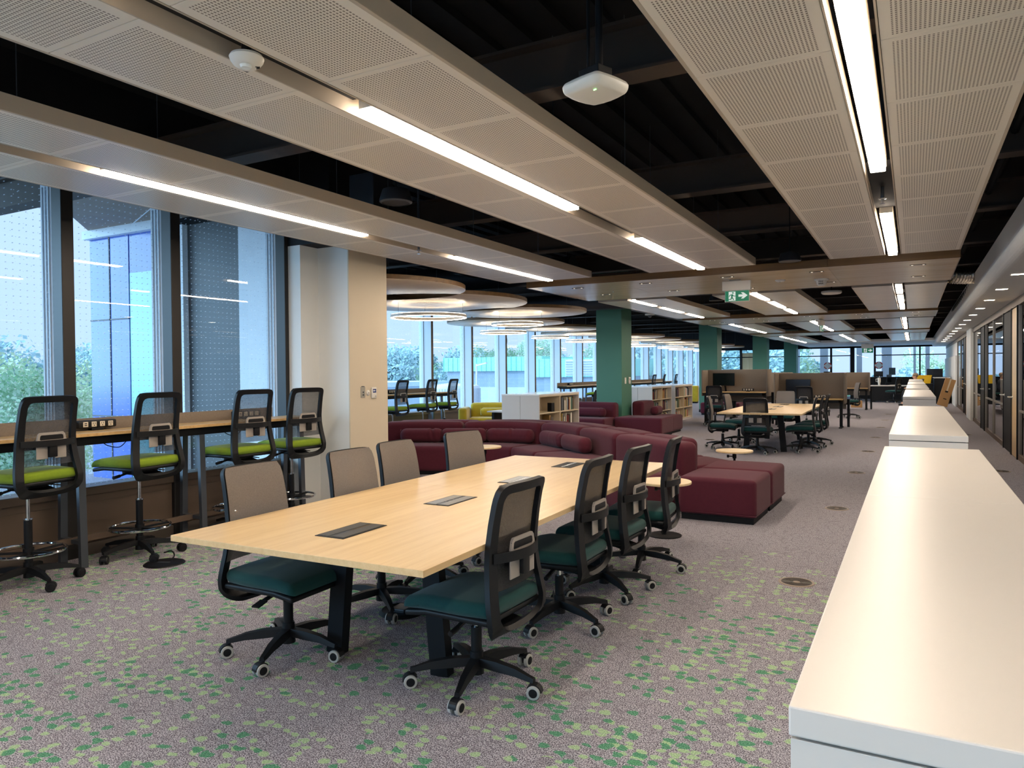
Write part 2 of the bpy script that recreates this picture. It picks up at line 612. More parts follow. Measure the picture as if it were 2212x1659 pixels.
for x in (-7.2, -3.35, -1.2, 0.75):   # conduits and a girder running along the room
    MB().cyl((x, Y0, 3.5), (x, Y1, 3.5), 0.035, n=8).build('conduit', 'deck_black', ceil)
struct('wall_back', MB().box(-6.3, 5.0, Y0 - 0.15, Y0, 0, 0.57).box(-6.3, 5.0, Y0 - 0.15, Y0, 3.05, 4.0).box(1.5, 5.0, Y0 - 0.15, Y0, 0.57, 3.05), 'paint_cream')
for i in range(6):             # glazing behind the viewer
    w = link('window_%d' % (61 + i), None)
    w['kind'] = 'structure'
    a = -6.2 + i * 1.28
    MB().box(a, a + 1.28, Y0 - 0.08, Y0 - 0.07, 0.57, 3.05).build('pane', 'glass_clear', w, smooth=False)
    MB().box(a + 1.23, a + 1.28, Y0 - 0.14, Y0, 0.57, 3.05).build('mullion', 'bronze_dark', w, smooth=False)

# ---- near window wall
WY = [-4.0, -2.9, -1.65, -0.4, 0.9, 2.2, 3.45, 4.44, 5.83]
struct('wall_left', MB().box(XW1 - 0.15, XW1 + 0.02, Y0, 5.83, 3.05, 4.0), 'paint_black')
for i in range(len(WY) - 1):
    a, c = WY[i], WY[i + 1]
    w = link('window_%d' % (i + 1), None)
    w['kind'] = 'structure'
    MB().box(XW1 - 0.13, XW1 - 0.12, a + 0.04, c - 0.04, 0.57, 3.05).build('pane', 'glass_frit', w, smooth=False)
    b = MB().box(XW1 - 0.10, XW1 + 0.04, c - 0.05, c + 0.05, 0.0, 3.05, c=0.006)
    b.box(XW1 - 0.26, XW1 - 0.10, c - 0.045, c + 0.045, 0.4, 3.4, c=0.005, mi=1)
    for k in range(3):
        b.box(XW1 - 0.235 + k * 0.045, XW1 - 0.22 + k * 0.045, c - 0.055, c - 0.044, 0.57, 3.05, mi=1)
    b.build('mullion', ['bronze_dark', 'alu'], w, smooth=False)
    MB().box(XW1 - 0.2, XW1 + 0.03, a, c, 0.50, 0.57, c=0.008).build('sill', 'bronze', w, smooth=False)
    b = MB().box(XW1 - 0.06, XW1 + 0.005, a + 0.055, c - 0.055, 0.115, 0.44)
    b.box(XW1 - 0.06, XW1, a, c, 0.44, 0.50).box(XW1 - 0.08, XW1 - 0.01, a, c, 0.10, 0.46)
    b.build('apron_panel', 'bronze', w, smooth=False)
struct('baseboard_left', MB().box(XW1 - 0.08, XW1 + 0.015, Y0, 5.83, 0, 0.10), 'plinth')
# ---- pier and return wall beside the near windows
struct('wall_pier', MB().box(-6.25, -5.83, 5.83, 6.75, 0, 2.9).box(-5.83, -5.4, 6.1, 6.75, 0, 2.9).box(-10.6, -6.25, 6.55, 6.75, 0, 2.9), 'paint_white')
struct('wall_pier_top', MB().box(-6.25, -5.4, 5.83, 6.75, 2.9, 4.0).box(-10.6, -6.25, 6.55, 6.75, 2.9, 4.0), 'paint_black')
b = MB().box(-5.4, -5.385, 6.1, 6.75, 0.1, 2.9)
struct('pier_warm_sheet', b, 'paint_cream')  # cream sheet: warm room light on this pier face put into colour
struct('baseboard_pier', MB().box(-5.42, -5.37, 6.09, 6.76, 0, 0.10), 'paint_white')

# ---- far-left window wall with deep fins
FY = [7.18 + 1.83 * k for k in range(21)]
struct('wall_left_far', MB().box(XW2 - 0.4, XW2 - 0.2, 6.75, Y1, 3.05, 4.0), 'paint_black')
for i in range(len(FY) - 1):
    a, c = FY[i], FY[i + 1]
    w = link('window_%d' % (i + 11), None)
    w['kind'] = 'structure'
    MB().box(XW2 - 0.30, XW2 - 0.29, a, c, 0.57, 3.05).build('pane', 'glass_far', w, smooth=False)
    b = MB().box(XW2 - 0.36, XW2, c - 0.035, c + 0.035, 0.0, 3.05, c=0.005)
    b.box(XW2 - 0.001, XW2 + 0.012, c - 0.04, c + 0.04, 0.0, 3.05, mi=1)
    b.box(XW2 - 0.25, XW2 - 0.22, c - 0.05, c - 0.03, 0.57, 3.05)
    b.build('mullion', ['alu', 'bronze'], w, smooth=False)
    MB().box(XW2 - 0.36, XW2 - 0.05, a + 0.04, c - 0.04, 0.50, 0.57).build('sill', 'bronze', w, smooth=False)
    MB().box(XW2 - 0.32, XW2 - 0.10, a + 0.04, c - 0.04, 0.0, 0.50).build('apron_panel', 'bronze', w, smooth=False)

# ---- right side: office fronts of dark glass, doors, lit soffit
struct('wall_right', MB().box(4.6, 4.75, Y0, Y1, 0, 4.0).box(1.5, 4.6, Y0, 6.2, 0, 4.0), 'paint_cream')
for i, y in enumerate((10.5, 20.9, 26.5, 34.0)):
    struct('wall_office_%d' % (i + 1), MB().box(1.62, 4.6, y - 0.06, y + 0.06, 0, 2.75), 'paint_cream')
b = MB().box(0.98, 4.6, 6.0, Y1, 2.65, 2.75)
for k in range(8):      # rounded lower edge of the bulkhead
    t0, t1 = k / 8 * PI / 2, (k + 1) / 8 * PI / 2
    p = lambda t: (0.98 - 0.13 * math.sin(t), 2.65 + 0.13 * (1 - math.cos(t)))
    (xa, za), (xb, zb) = p(t0), p(t1)
    b.add([(xa, 6.0, za), (xb, 6.0, zb), (xb, Y1, zb), (xa, Y1, za)], [(0, 1, 2, 3)])
b.box(0.85, 0.87, 6.0, Y1, 2.78, 3.0)
struct('ceiling_soffit', b, 'paint_white')
struct('trim_2', MB().box(XR - 0.03, XR + 0.08, 6.2, Y1, 2.52, 2.65).box(XR - 0.02, XR + 0.05, 6.2, Y1, 0, 0.09), 'bronze')
def office_glass(n, y0, y1, splits=(), rail=0.78):
    w = link('window_%d' % n, None)
    w['kind'] = 'structure'
    ys = [y0] + list(splits) + [y1]
    for a, c in zip(ys[:-1], ys[1:]):
        MB().box(XR + 0.005, XR + 0.015, a + 0.02, c - 0.02, 0.09, 2.52).build('pane', 'glass_office', w, smooth=False)
    for y in ys:
        MB().box(XR - 0.02, XR + 0.04, y - 0.022, y + 0.022, 0.09, 2.52, c=0.004).build('stile', 'partition_grey', w, smooth=False)
    MB().box(XR - 0.01, XR + 0.03, y0, y1, rail, rail + 0.035).build('rail', 'partition_grey', w, smooth=False)
def office_door(n, y0, y1, mat, handle_y):
    d = link('door_%d' % n, None)
    d['kind'] = 'structure'
    MB().box(XR - 0.03, XR + 0.03, y0 + 0.03, y1 - 0.03, 0.01, 2.5, c=0.004).build('door_leaf', mat, d, smooth=False)
    MB().box(XR - 0.04, XR + 0.06, y0 - 0.03, y0 + 0.03, 0, 2.52).box(XR - 0.04, XR + 0.06, y1 - 0.03, y1 + 0.03, 0, 2.52).build('door_frame', 'black_metal', d, smooth=False)
    h = MB().cyl((XR - 0.03, handle_y, 1.0), (XR - 0.09, handle_y, 1.0), 0.012, n=10)
    h.cyl((XR - 0.085, handle_y - 0.01, 1.0), (XR - 0.085, handle_y + 0.13, 1.0), 0.011, n=10)
    h.cyl((XR - 0.03, handle_y, 1.0), (XR - 0.036, handle_y, 1.0), 0.028, n=14)
    h.build('door_handle', 'white_plastic', d)
office_glass(41, 6.2, 14.35, (8.2, 10.2, 12.3))
office_door(1, 14.38, 15.15, 'door_wood', 15.0)
office_door(2, 15.25, 16.45, 'black_metal', 16.3)
office_glass(42, 16.55, 20.6, (18.7,))
office_door(3, 20.65, 21.65, 'black_metal', 20.85)
office_glass(43, 21.75, 24.5)
struct('wall_nib', MB().box(1.44, 1.62, 24.6, 26.4, 0, 2.65), 'paint_white')
office_door(4, 26.5, 27.6, 'door_wood', 26.7)
office_door(5, 27.75, 28.8, 'black_metal', 28.0)
office_glass(44, 28.9, 33.2, (31.0,))
b = MB()
for k in range(36):
    b.box(1.45, 1.53, 33.3 + k * 0.3, 33.5 + k * 0.3, 0, 2.0)
b.box(1.5, 1.56, 33.2, Y1, 0, 2.65)
struct('wall_right_far', b, 'paint_white')

# ---- far glazing
def far_x(px):
    return (px - 1972.6) * 0.02195
w = link('window_51', None)
w['kind'] = 'structure'
MB().box(-10.4, 1.6, Y1, Y1 + 0.01, 0.0, 2.75).build('pane', 'glass_clear', w, smooth=False)
for px, wd in ((1400, .08), (1450, .08), (1569, .12), (1613, .1), (1684, .2), (1791, .1), (1840, .2), (1890, .1), (1987, .07), (2044, .08)):
    x = far_x(px)
    MB().box(x - wd / 2, x + wd / 2, Y1 - 0.08, Y1 + 0.05, 0, 2.75).build('mullion', 'black_metal', w, smooth=False)
for px, wd in ((1767, .42), (1832, .14), (1851, .28), (1914, .5), (1976, .12), (2004, .2), (1600, .1), (1700, .3)):
    x = far_x(px)
    MB().box(x - wd / 2, x + wd / 2, Y1 + 1.6, Y1 + 1.7, -4, 3.2).build('outer_fin', 'alu', w, smooth=False)
MB().box(-10.4, far_x(1840), Y1 - 0.06, Y1 + 0.04, 2.22, 2.27).box(far_x(1890), 1.6, Y1 - 0.06, Y1 + 0.04, 2.22, 2.27).build('transom', 'black_metal', w, smooth=False)
MB().box(-10.4, 1.6, Y1 - 0.08, Y1 + 0.05, 2.66, 2.8).build('head_rail', 'black_metal', w, smooth=False)
MB().box(far_x(1570), far_x(1612), Y1 - 0.05, Y1 + 0.03, 0, 2.5).build('wood_panel', 'door_wood', w, smooth=False)
struct('ceiling_far_soffit', MB().box(-5.1, 0.85, 36.8, Y1, 2.75, 2.85), 'paint_white')
struct('wall_far', MB().box(-11, 5, Y1, Y1 + 0.15, 2.8, 4.0), 'paint_black')

# ---- green columns
for x, y, lab in ((-6.1, 16.5, 'nearest dark green square column rising behind the maroon sofa'),
                  (-6.1, 26.2, 'second green column, beside the grey felt desk screens'),
                  (-6.1, 36.2, 'third green column, seen just left of the wooden door panel'),
                  (-5.65, 42.8, 'farthest and slimmest looking green column near the far glazing')):
    t = thing('column', lab, 'column', (x - 0.325, y + 0.35, 0), group='green columns')
    MB().box(-0.325, 0.325, -0.35, 0.35, 0.1, 4.0, c=0.006).build('shaft', 'paint_green', t, smooth=False)
    MB().box(-0.335, 0.335, -0.36, 0.36, 0, 0.1, c=0.004).build('skirting', 'black_metal', t, smooth=False)

# ================================================================== CEILING FEATURES
ZR = 2.75
perf('perf_panel', 0.265, 0.372, 'e8e0d4', '83786b')
pm('panel_satin', 'e4dccf', 0.24, var=0.02, vscale=2)
tile_me = {}
def tile(hx, hy, mat):
    k = (round(hx, 3), round(hy, 3), mat)
    if k not in tile_me:
        o = MB().box(-hx, hx, -hy, hy, 0, 0.018, c=0.003).build('panel', mat, None, smooth=False)
        tile_me[k] = o.data
        C.objects.unlink(o)
        bpy.data.objects.remove(o)
    return tile_me[k]
def raft(x0, x1, ys, label, mat, lamps, lamp_labels):
    xc = (x0 + x1) / 2
    t = thing('ceiling_raft', label, 'ceiling panel', (xc, ys[0], ZR), group='suspended metal ceiling rafts')
    hw = (x1 - x0) / 2
    sw = (hw - 0.075 - 0.02) / 2
    for a, c in zip(ys[:-1], ys[1:]):
        for sd in (-1, 1):
            o = link('panel', tile(sw, (c - a) / 2 - 0.0015, mat), t)
            o.location = (sd * (0.085 + sw), (a + c) / 2 - ys[0], 0.001)
    L = ys[-1] - ys[0]
    for sd in (-1, 1):
        MB().box(sd * (hw - 0.018), sd * hw, 0, L, 0, 0.085, c=0.002).build('side_rail', 'raft_edge', t, smooth=False)
        MB().box(sd * 0.075, sd * 0.083, 0, L, 0, 0.085).build('slot_rail', 'raft_edge' if mat == 'perf_panel' else 'steel_brown', t, smooth=False)
    b = MB()
    for yy in (0, L):
        b.box(-hw, -0.08, yy - 0.004, yy + 0.004, 0, 0.085).box(0.08, hw, yy - 0.004, yy + 0.004, 0, 0.085)
    b.build('end_cap', 'raft_edge', t, smooth=False)
    b = MB()
    for yy in [L * q for q in (0.12, 0.37, 0.63, 0.88)]:
        for sd in (-1, 1):
            b.cyl((sd * hw * 0.8, yy, 0.02), (sd * hw * 0.8, yy, 1.24), 0.0025, n=5)
    b.build('hanger_wire', 'dark_steel', t)['kind'] = 'stuff'
    cut = [ys[0]] + [v for ac in sorted(lamps) for v in ac] + [ys[-1]]
    for a, c in zip(cut[0::2], cut[1::2]):
        if c - a > 0.06:
            MB().box(-0.074, 0.074, a - ys[0] + 0.01, c - ys[0] - 0.01, 0.07, 0.08).build('slot_cover', 'paint_black', t, smooth=False)
    for (a, c), lb in zip(lamps, lamp_labels):
        q = thing('linear_light', lb, 'ceiling light', (xc, (a + c) / 2, ZR + 0.02), group='linear ceiling lights')
        h = (c - a) / 2
        MB().box(-0.048, 0.048, -h, h, 0.004, 0.085, c=0.002).build('housing', 'white_plastic', q, smooth=False)
        MB().box(-0.043, 0.043, -h + 0.006, h - 0.006, -0.025, 0.0045, c=0.005).build('diffuser', 'lamp_white', q, smooth=False)
        MB().cyl((0, -h * .7, 0.08), (0, -h * .7, 1.22), 0.003, n=5).cyl((0, h * .7, 0.08), (0, h * .7, 1.22), 0.003, n=5).build('hanger_wire', 'dark_steel', q)['kind'] = 'stuff'
SE = [3.13 + 0.752 * k for k in range(-7, 8)] + [9.0]
RX = [(-5.0, -3.74, 'left', 'window-side'), (-2.95, -1.64, 'middle', 'middle'), (-0.83, 0.44, 'right', 'cabinet-side')]
near_lab = ['long perforated ceiling raft beside the near windows', 'long perforated ceiling raft above the big oak table',
            'long perforated ceiling raft above the white cabinets']
lamp_lab = [['long bright light strip in the raft beside the near windows', 'second light strip toward the wood beam in the window-side raft', 'light strip behind the viewer in the window-side raft'],
            ['long bright light strip in the raft above the oak table', 'second light strip toward the wood beam in the table raft', 'light strip behind the viewer in the table raft'],
            ['wide bright light strip in the raft above the white cabinets', 'second light strip toward the wood beam in the cabinet raft', 'light strip behind the viewer in the cabinet raft']]
LY = [(2.74, 5.18), (6.7, 9.04), (-1.2, 1.3)]
for (x0, x1, _, _), lb, ll in zip(RX, near_lab, lamp_lab):
    raft(x0, x1, SE, lb, 'perf_panel', LY, ll)
BAYS = [(12.33, 17.35, 'first', 'between the first and second wood beams'), (20.4, 25.75, 'second', 'between the second and third wood beams'), (29.0, 36.3, 'third', 'beyond the third wood beam')]
for y0, y1, _, where in BAYS:
    n = 7
    ys = [y0 + (y1 - y0) * k / n for k in range(n + 1)]
    L = y1 - y0
    for x0, x1, _, side in RX:
        lab = '%s satin ceiling raft %s' % (side, where)
        lamps = [(y0 + L * a, y0 + L * c) for a, c in ((0.02, 0.27), (0.38, 0.65), (0.76, 0.99))]
        raft(x0, x1, ys, lab, 'panel_satin', lamps, ['%s light of three in the %s raft %s' % (q, side, where) for q in ('nearest', 'central', 'farthest')])
# wooden cross beams
BEAMS = [(9.65, 12.0, 'nearest wide oak ceiling beam, carrying the exit sign'), (18.05, 20.1, 'second oak ceiling beam down the room'), (26.6, 28.6, 'third and farthest oak ceiling beam')]
for y0, y1, lb in BEAMS:
    t = thing('wood_beam', lb, 'ceiling beam', (-2.295, y0, ZR), group='oak cross beams')
    W_ = 2.755
    n = 4
    for k in range(n):
        a, c = -W_ + 2 * W_ * k / n, -W_ + 2 * W_ * (k + 1) / n
        MB().box(a + 0.001, c - 0.001, 0.012, y1 - y0, 0, 0.02).build('panel', 'oak_ceiling', t, smooth=False)
        MB().box(a + 0.001, c - 0.001, 0, 0.012, 0, 0.095).build('fascia', 'oak_fascia', t, smooth=False)
    MB().box(-W_ - 0.01, -W_, 0, y1 - y0, 0, 0.095).build('end_board', 'oak_fascia', t, smooth=False)
    MB().box(W_, W_ + 0.01, 0, y1 - y0, 0, 0.095).build('end_board', 'oak_fascia', t, smooth=False)
    MB().box(-W_, W_, y1 - y0, y1 - y0 + 0.01, 0, 0.095).build('back_board', 'oak_fascia', t, smooth=False)
# recessed slot downlights in the beams
def slot_light():
    t = thing('slot_downlight', 'slot downlight', 'ceiling light')
    b = MB().box(-0.085, 0.085, -0.03, -0.022, -0.004, 0.0).box(-0.085, 0.085, 0.022, 0.03, -0.004, 0.0)
    b.box(-0.085, -0.077, -0.03, 0.03, -0.004, 0.0).box(0.077, 0.085, -0.03, 0.03, -0.004, 0.0)
    b.build('bezel', 'black_metal', t, smooth=False)
    MB().box(-0.077, 0.077, -0.022, 0.022, -0.003, -0.001).build('reflector', 'raft_metal', t, smooth=False)
    b = MB()
    for x in (-0.06, 0.06):
        b.cyl((x, 0, -0.0045), (x, 0, -0.003), 0.012, n=10)
    b.build('lamp_lens', 'slot_white', t)
    return t
sl0 = slot_light()
first = True
pl = [(0.05, 10.05), (0.06, 11.3), (-1.08, 10.05), (-2.18, 9.95), (-3.28, 11.2), (-3.34, 10.03), (-4.4, 10.05), (-4.37, 11.12), (-1.05, 11.35), (-2.2, 11.5)]
for yb, bn in ((0, 'nearest'), (8.4, 'second')):
    for k, (x, y) in enumerate(pl):
        row = 'front' if (y < 10.6) else 'rear'
        order = sorted([p[0] for p in pl if (p[1] < 10.6) == (y < 10.6)], reverse=True).index(x)
        lb = 'small slot downlight, %s from the right in the %s row of the %s oak beam' % (('first', 'second', 'third', 'fourth', 'fifth')[order], row, bn)
        yy = y + yb if yb == 0 else 18.05 + (y - 9.65) * 0.87
        if first:
            sl0.location = (x, yy, ZR); sl0['label'] = lb; sl0['group'] = 'slot downlights'; first = False
        else:
            dup(sl0, (x, yy, ZR), 0, lb, 'slot downlights')
# soffit downlights along the office fronts
def soffit_light():
    t = thing('soffit_light', 'x', 'ceiling light')
    MB().box(-0.085, 0.085, -0.06, 0.06, -0.004, 0.0, c=0.001).build('bezel', 'white_plastic', t, smooth=False)
    MB().box(-0.07, 0.07, -0.045, 0.045, -0.006, -0.004).build('diffuser', 'down_white', t, smooth=False)
    return t
s0 = soffit_light()
ordn = ['nearest', 'second', 'third', 'fourth', 'fifth', 'sixth', 'seventh', 'eighth', 'ninth', 'tenth', 'eleventh', 'twelfth', 'thirteenth', 'fourteenth', 'fifteenth', 'sixteenth', 'farthest']
for k in range(15):
    lb = 'bright square soffit downlight, %s in the row along the office fronts' % (ordn[k] if k < 14 else 'farthest')
    loc = (1.13, 8.9 + 1.93 * k, 2.65)
    if k == 0:
        s0.location = loc; s0['label'] = lb; s0['group'] = 'soffit downlights'
    else:
        dup(s0, loc, 0, lb, 'soffit downlights')
# round wood ceiling clouds with ring lights over the window lounge
def cloud(x, y, r, z, label):
    t = thing('ceiling_cloud', label, 'ceiling panel', (x, y, z), group='round wood ceiling clouds')
    MB().lathe([(0, 0), (r - 0.006, 0), (r, 0.005)], n=48).build('disc', 'oak_cloud', t)
    MB().lathe([(r, 0.005), (r, 0.06), (r - 0.02, 0.06), (0, 0.06)], n=48).build('rim', 'oak_fascia', t)
    b = MB()
    for a in (0.5, 2.6, 4.7):
        b.cyl((r * .7 * math.cos(a), r * .7 * math.sin(a), 0.05), (r * .7 * math.cos(a), r * .7 * math.sin(a), 4.0 - z), 0.003, n=5)
    b.build('hanger_wire', 'dark_steel', t)['kind'] = 'stuff'
def ring(x, y, r, z, zc, label):
    t = thing('ring_light', label, 'ceiling light', (x, y, z), group='ring lights')
    MB().lathe([(r, 0.0), (r, 0.045), (r - 0.05, 0.045), (r - 0.05, 0.0)], n=48, close=True).build('housing', 'white_plastic', t)
    MB().lathe([(r - 0.004, -0.004), (r - 0.004, 0.0), (r - 0.046, 0.0), (r - 0.046, -0.004)], n=48, close=True).build('diffuser', 'ring_white', t)
    MB().lathe([(r - 0.010, 0.046), (r - 0.010, 0.050), (r - 0.040, 0.050), (r - 0.040, 0.046)], n=48, close=True).build('uplight_strip', 'ring_white', t)
    b = MB()
    for a in (0.2, 2.3, 4.4):
        b.cyl(((r - .025) * math.cos(a), (r - .025) * math.sin(a), 0.04), ((r - .025) * math.cos(a), (r - .025) * math.sin(a), zc - z), 0.002, n=5)
    b.build('hanger_wire', 'dark_steel', t)['kind'] = 'stuff'
CL = [(-6.45, 7.72, 1.3), (-6.85, 9.75, 1.55), (-6.55, 12.25, 1.25), (-8.2, 14.6, 1.35), (-8.35, 17.4, 1.25), (-8.6, 20.2, 1.35), (-8.3, 22.9, 1.25),
      (-8.6, 25.5, 1.35), (-8.3, 28.2, 1.25), (-8.6, 30.8, 1.35), (-8.3, 33.5, 1.25), (-8.5, 36.2, 1.35)]
on = ['partly hidden by the pale pier', 'nearest whole', 'second', 'third', 'fourth', 'fifth', 'sixth', 'seventh', 'eighth', 'ninth', 'tenth', 'farthest']
for (x, y, r), o_ in zip(CL, on):
    cloud(x, y, r, 2.62, 'round wood ceiling disc over the window lounge, %s' % o_)
    if o_[0] != 'p':
        ring(x - 0.1, y + 0.05, r * 0.40, 2.40, 2.62, 'glowing ring light hung under the %s wood disc' % o_)
# ducts
t = thing('air_duct', 'dark round air duct hanging above the wood discs', 'duct', (-6.3, 11.4, 3.15))
MB().cyl((1.5, -0.6, 0), (-2.2, -0.6, 0), 0.22, n=20).build('pipe', 'duct_dark', t)
MB().cyl((1.5, 3.6, -0.1), (-2.2, 3.6, -0.1), 0.2, n=20).build('pipe', 'duct_dark', t)
MB().cyl((-0.2, -1.5, 0.25), (-0.2, 30, 0.25), 0.3, n=20).build('main_pipe', 'duct_dark', t)
def flex(pts, r, label):
    p = catmull(pts, 14)
    t = thing('flexible_duct', label, 'duct', pts[0], group='silver flexible ducts')
    q = [v - Vector(pts[0]) for v in p]
    MB().tube(q, [r * (1 + (0.07 if i % 2 else -0.05)) for i in range(len(q))], n=14).build('foil_sleeve', 'foil', t)
    for e in (0, -1):
        MB().tube([q[e], q[e] + Vector((0.0, 0.0, 0.001)) + (q[1] - q[0] if e == 0 else q[-1] - q[-2])], r * 1.06, n=14).build('clamp', 'dark_steel', t)
flex([(0.2, 13.6, 3.0), (0.5, 13.5, 2.98), (0.75, 13.6, 2.97), (0.98, 13.75, 3.0)], 0.13, 'crumpled silver duct crossing to the white soffit')
flex([(1.0, 14.4, 2.96), (0.98, 17.0, 2.93), (0.98, 20.0, 2.93), (1.0, 22.0, 2.96)], 0.14, 'long silver duct lying behind the white soffit edge')

# ================================================================== CHAIRS AND STOOLS
def prof(z):
    """fore-aft position of the back shell, z measured from the seat top"""
    K = [(-0.175, -0.175), (-0.16, -0.215), (-0.135, -0.25), (-0.10, -0.268), (-0.05, -0.268), (0.0, -0.258), (0.08, -0.243), (0.17, -0.232), (0.24, -0.232), (0.35, -0.246), (0.45, -0.265), (0.53, -0.290)]
    if z <= K[0][0]: return K[0][1]
    for (a, ya), (c, yc) in zip(K[:-1], K[1:]):
        if z <= c:
            t = (z - a) / (c - a)
            return ya + (yc - ya) * t
    return K[-1][1]
def shell(u, z, off=0.0):
    e = 0.012
    dy = (prof(z + e) - prof(z - e)) / (2 * e)
    n = Vector((0, 1, -dy)).normalized()
    return (u, prof(z) + 0.55 * u * u + n.y * off, z + n.z * off)
def half_loop(side_pts):
    """mirror a right-hand outline into a closed loop (dense catmull)"""
    right = catmull([(u, z, 0) for u, z in side_pts], 5)
    left = [Vector((-p.x, p.y, 0)) for p in reversed(right)][1:-1]
    return [(p.x, p.y) for p in right + left]
OUTER = half_loop([(0, 0.53), (0.10, 0.53), (0.165, 0.526), (0.196, 0.508), (0.207, 0.47), (0.212, 0.36), (0.218, 0.22), (0.23, 0.10), (0.245, 0.0), (0.248, -0.06), (0.238, -0.11), (0.205, -0.148), (0.15, -0.168), (0.07, -0.174), (0, -0.175)])
INNER = half_loop([(0, 0.49), (0.10, 0.49), (0.14, 0.488), (0.158, 0.476), (0.165, 0.45), (0.168, 0.36), (0.170, 0.22), (0.178, 0.10), (0.192, 0.0), (0.196, -0.055), (0.186, -0.085), (0.16, -0.112), (0.115, -0.128), (0.06, -0.134), (0, -0.135)])
def hw_at(z, loop):
    best = 0
    pts = loop[:len(loop) // 2 + 1]
    for (u0, z0), (u1, z1) in zip(pts[:-1], pts[1:]):
        if (z0 - z) * (z1 - z) <= 0 and abs(z0 - z1) > 1e-9:
            best = max(best, u0 + (u1 - u0) * (z - z0) / (z1 - z0))
    return best
def make_caster(parent, ang, r, rim, swing):
    ca, sa = math.cos(ang), math.sin(ang)
    key = 'caster_%s' % rim
    if key not in M_cast:
        b = MB()
        b.cyl((0, 0, 0.055), (0, 0, 0.092), 0.010, n=8)
        for k in range(9):       # curved hood over the twin wheels
            t0, t1 = PI * (0.02 + 0.80 * k / 9), PI * (0.02 + 0.80 * (k + 1) / 9)
            q = lambda t, rr, y: (0.012 + rr * math.cos(t), y, 0.032 + rr * math.sin(t))
            vs_ = [q(t, rr, y) for t in (t0, t1) for rr in (0.032, 0.038) for y in (-0.020, 0.020)]
            b.add(vs_, [(2, 3, 7, 6), (0, 4, 5, 1), (0, 2, 6, 4), (1, 5, 7, 3), (0, 1, 3, 2), (4, 6, 7, 5)])
        b.box(-0.006, 0.03, -0.007, 0.007, 0.02, 0.06)
        hood = b.build('caster', 'black_plastic', None)
        b = MB()
        for sd in (-1, 1):
            b.lathe([(0.0, sd * 0.009), (0.026, sd * 0.009), (0.0325, sd * 0.011), (0.0325, sd * 0.026), (0.030, sd * 0.029), (0.021, sd * 0.0295), (0.0205, sd * 0.027)], n=20, axis='y', ctr=(0.012, 0, 0.0325), mi=0)
            b.lathe([(0.021, sd * 0.027), (0.0195, sd * 0.0305), (0.0, sd * 0.0315)], n=20, axis='y', ctr=(0.012, 0, 0.0325), mi=1)
        wheel = b.build('wheel', [rim, 'black_plastic'], None)
        M_cast[key] = (hood.data, wheel.data)
        for o in (hood, wheel):
            bpy.data.objects.remove(o)
    hd, wd = M_cast[key]
    c = link('caster', hd, parent)
    c.location = (r * ca, r * sa, 0)
    c.rotation_euler = (0, 0, swing)
    link('wheel', wd, c)
    return c
M_cast = {}
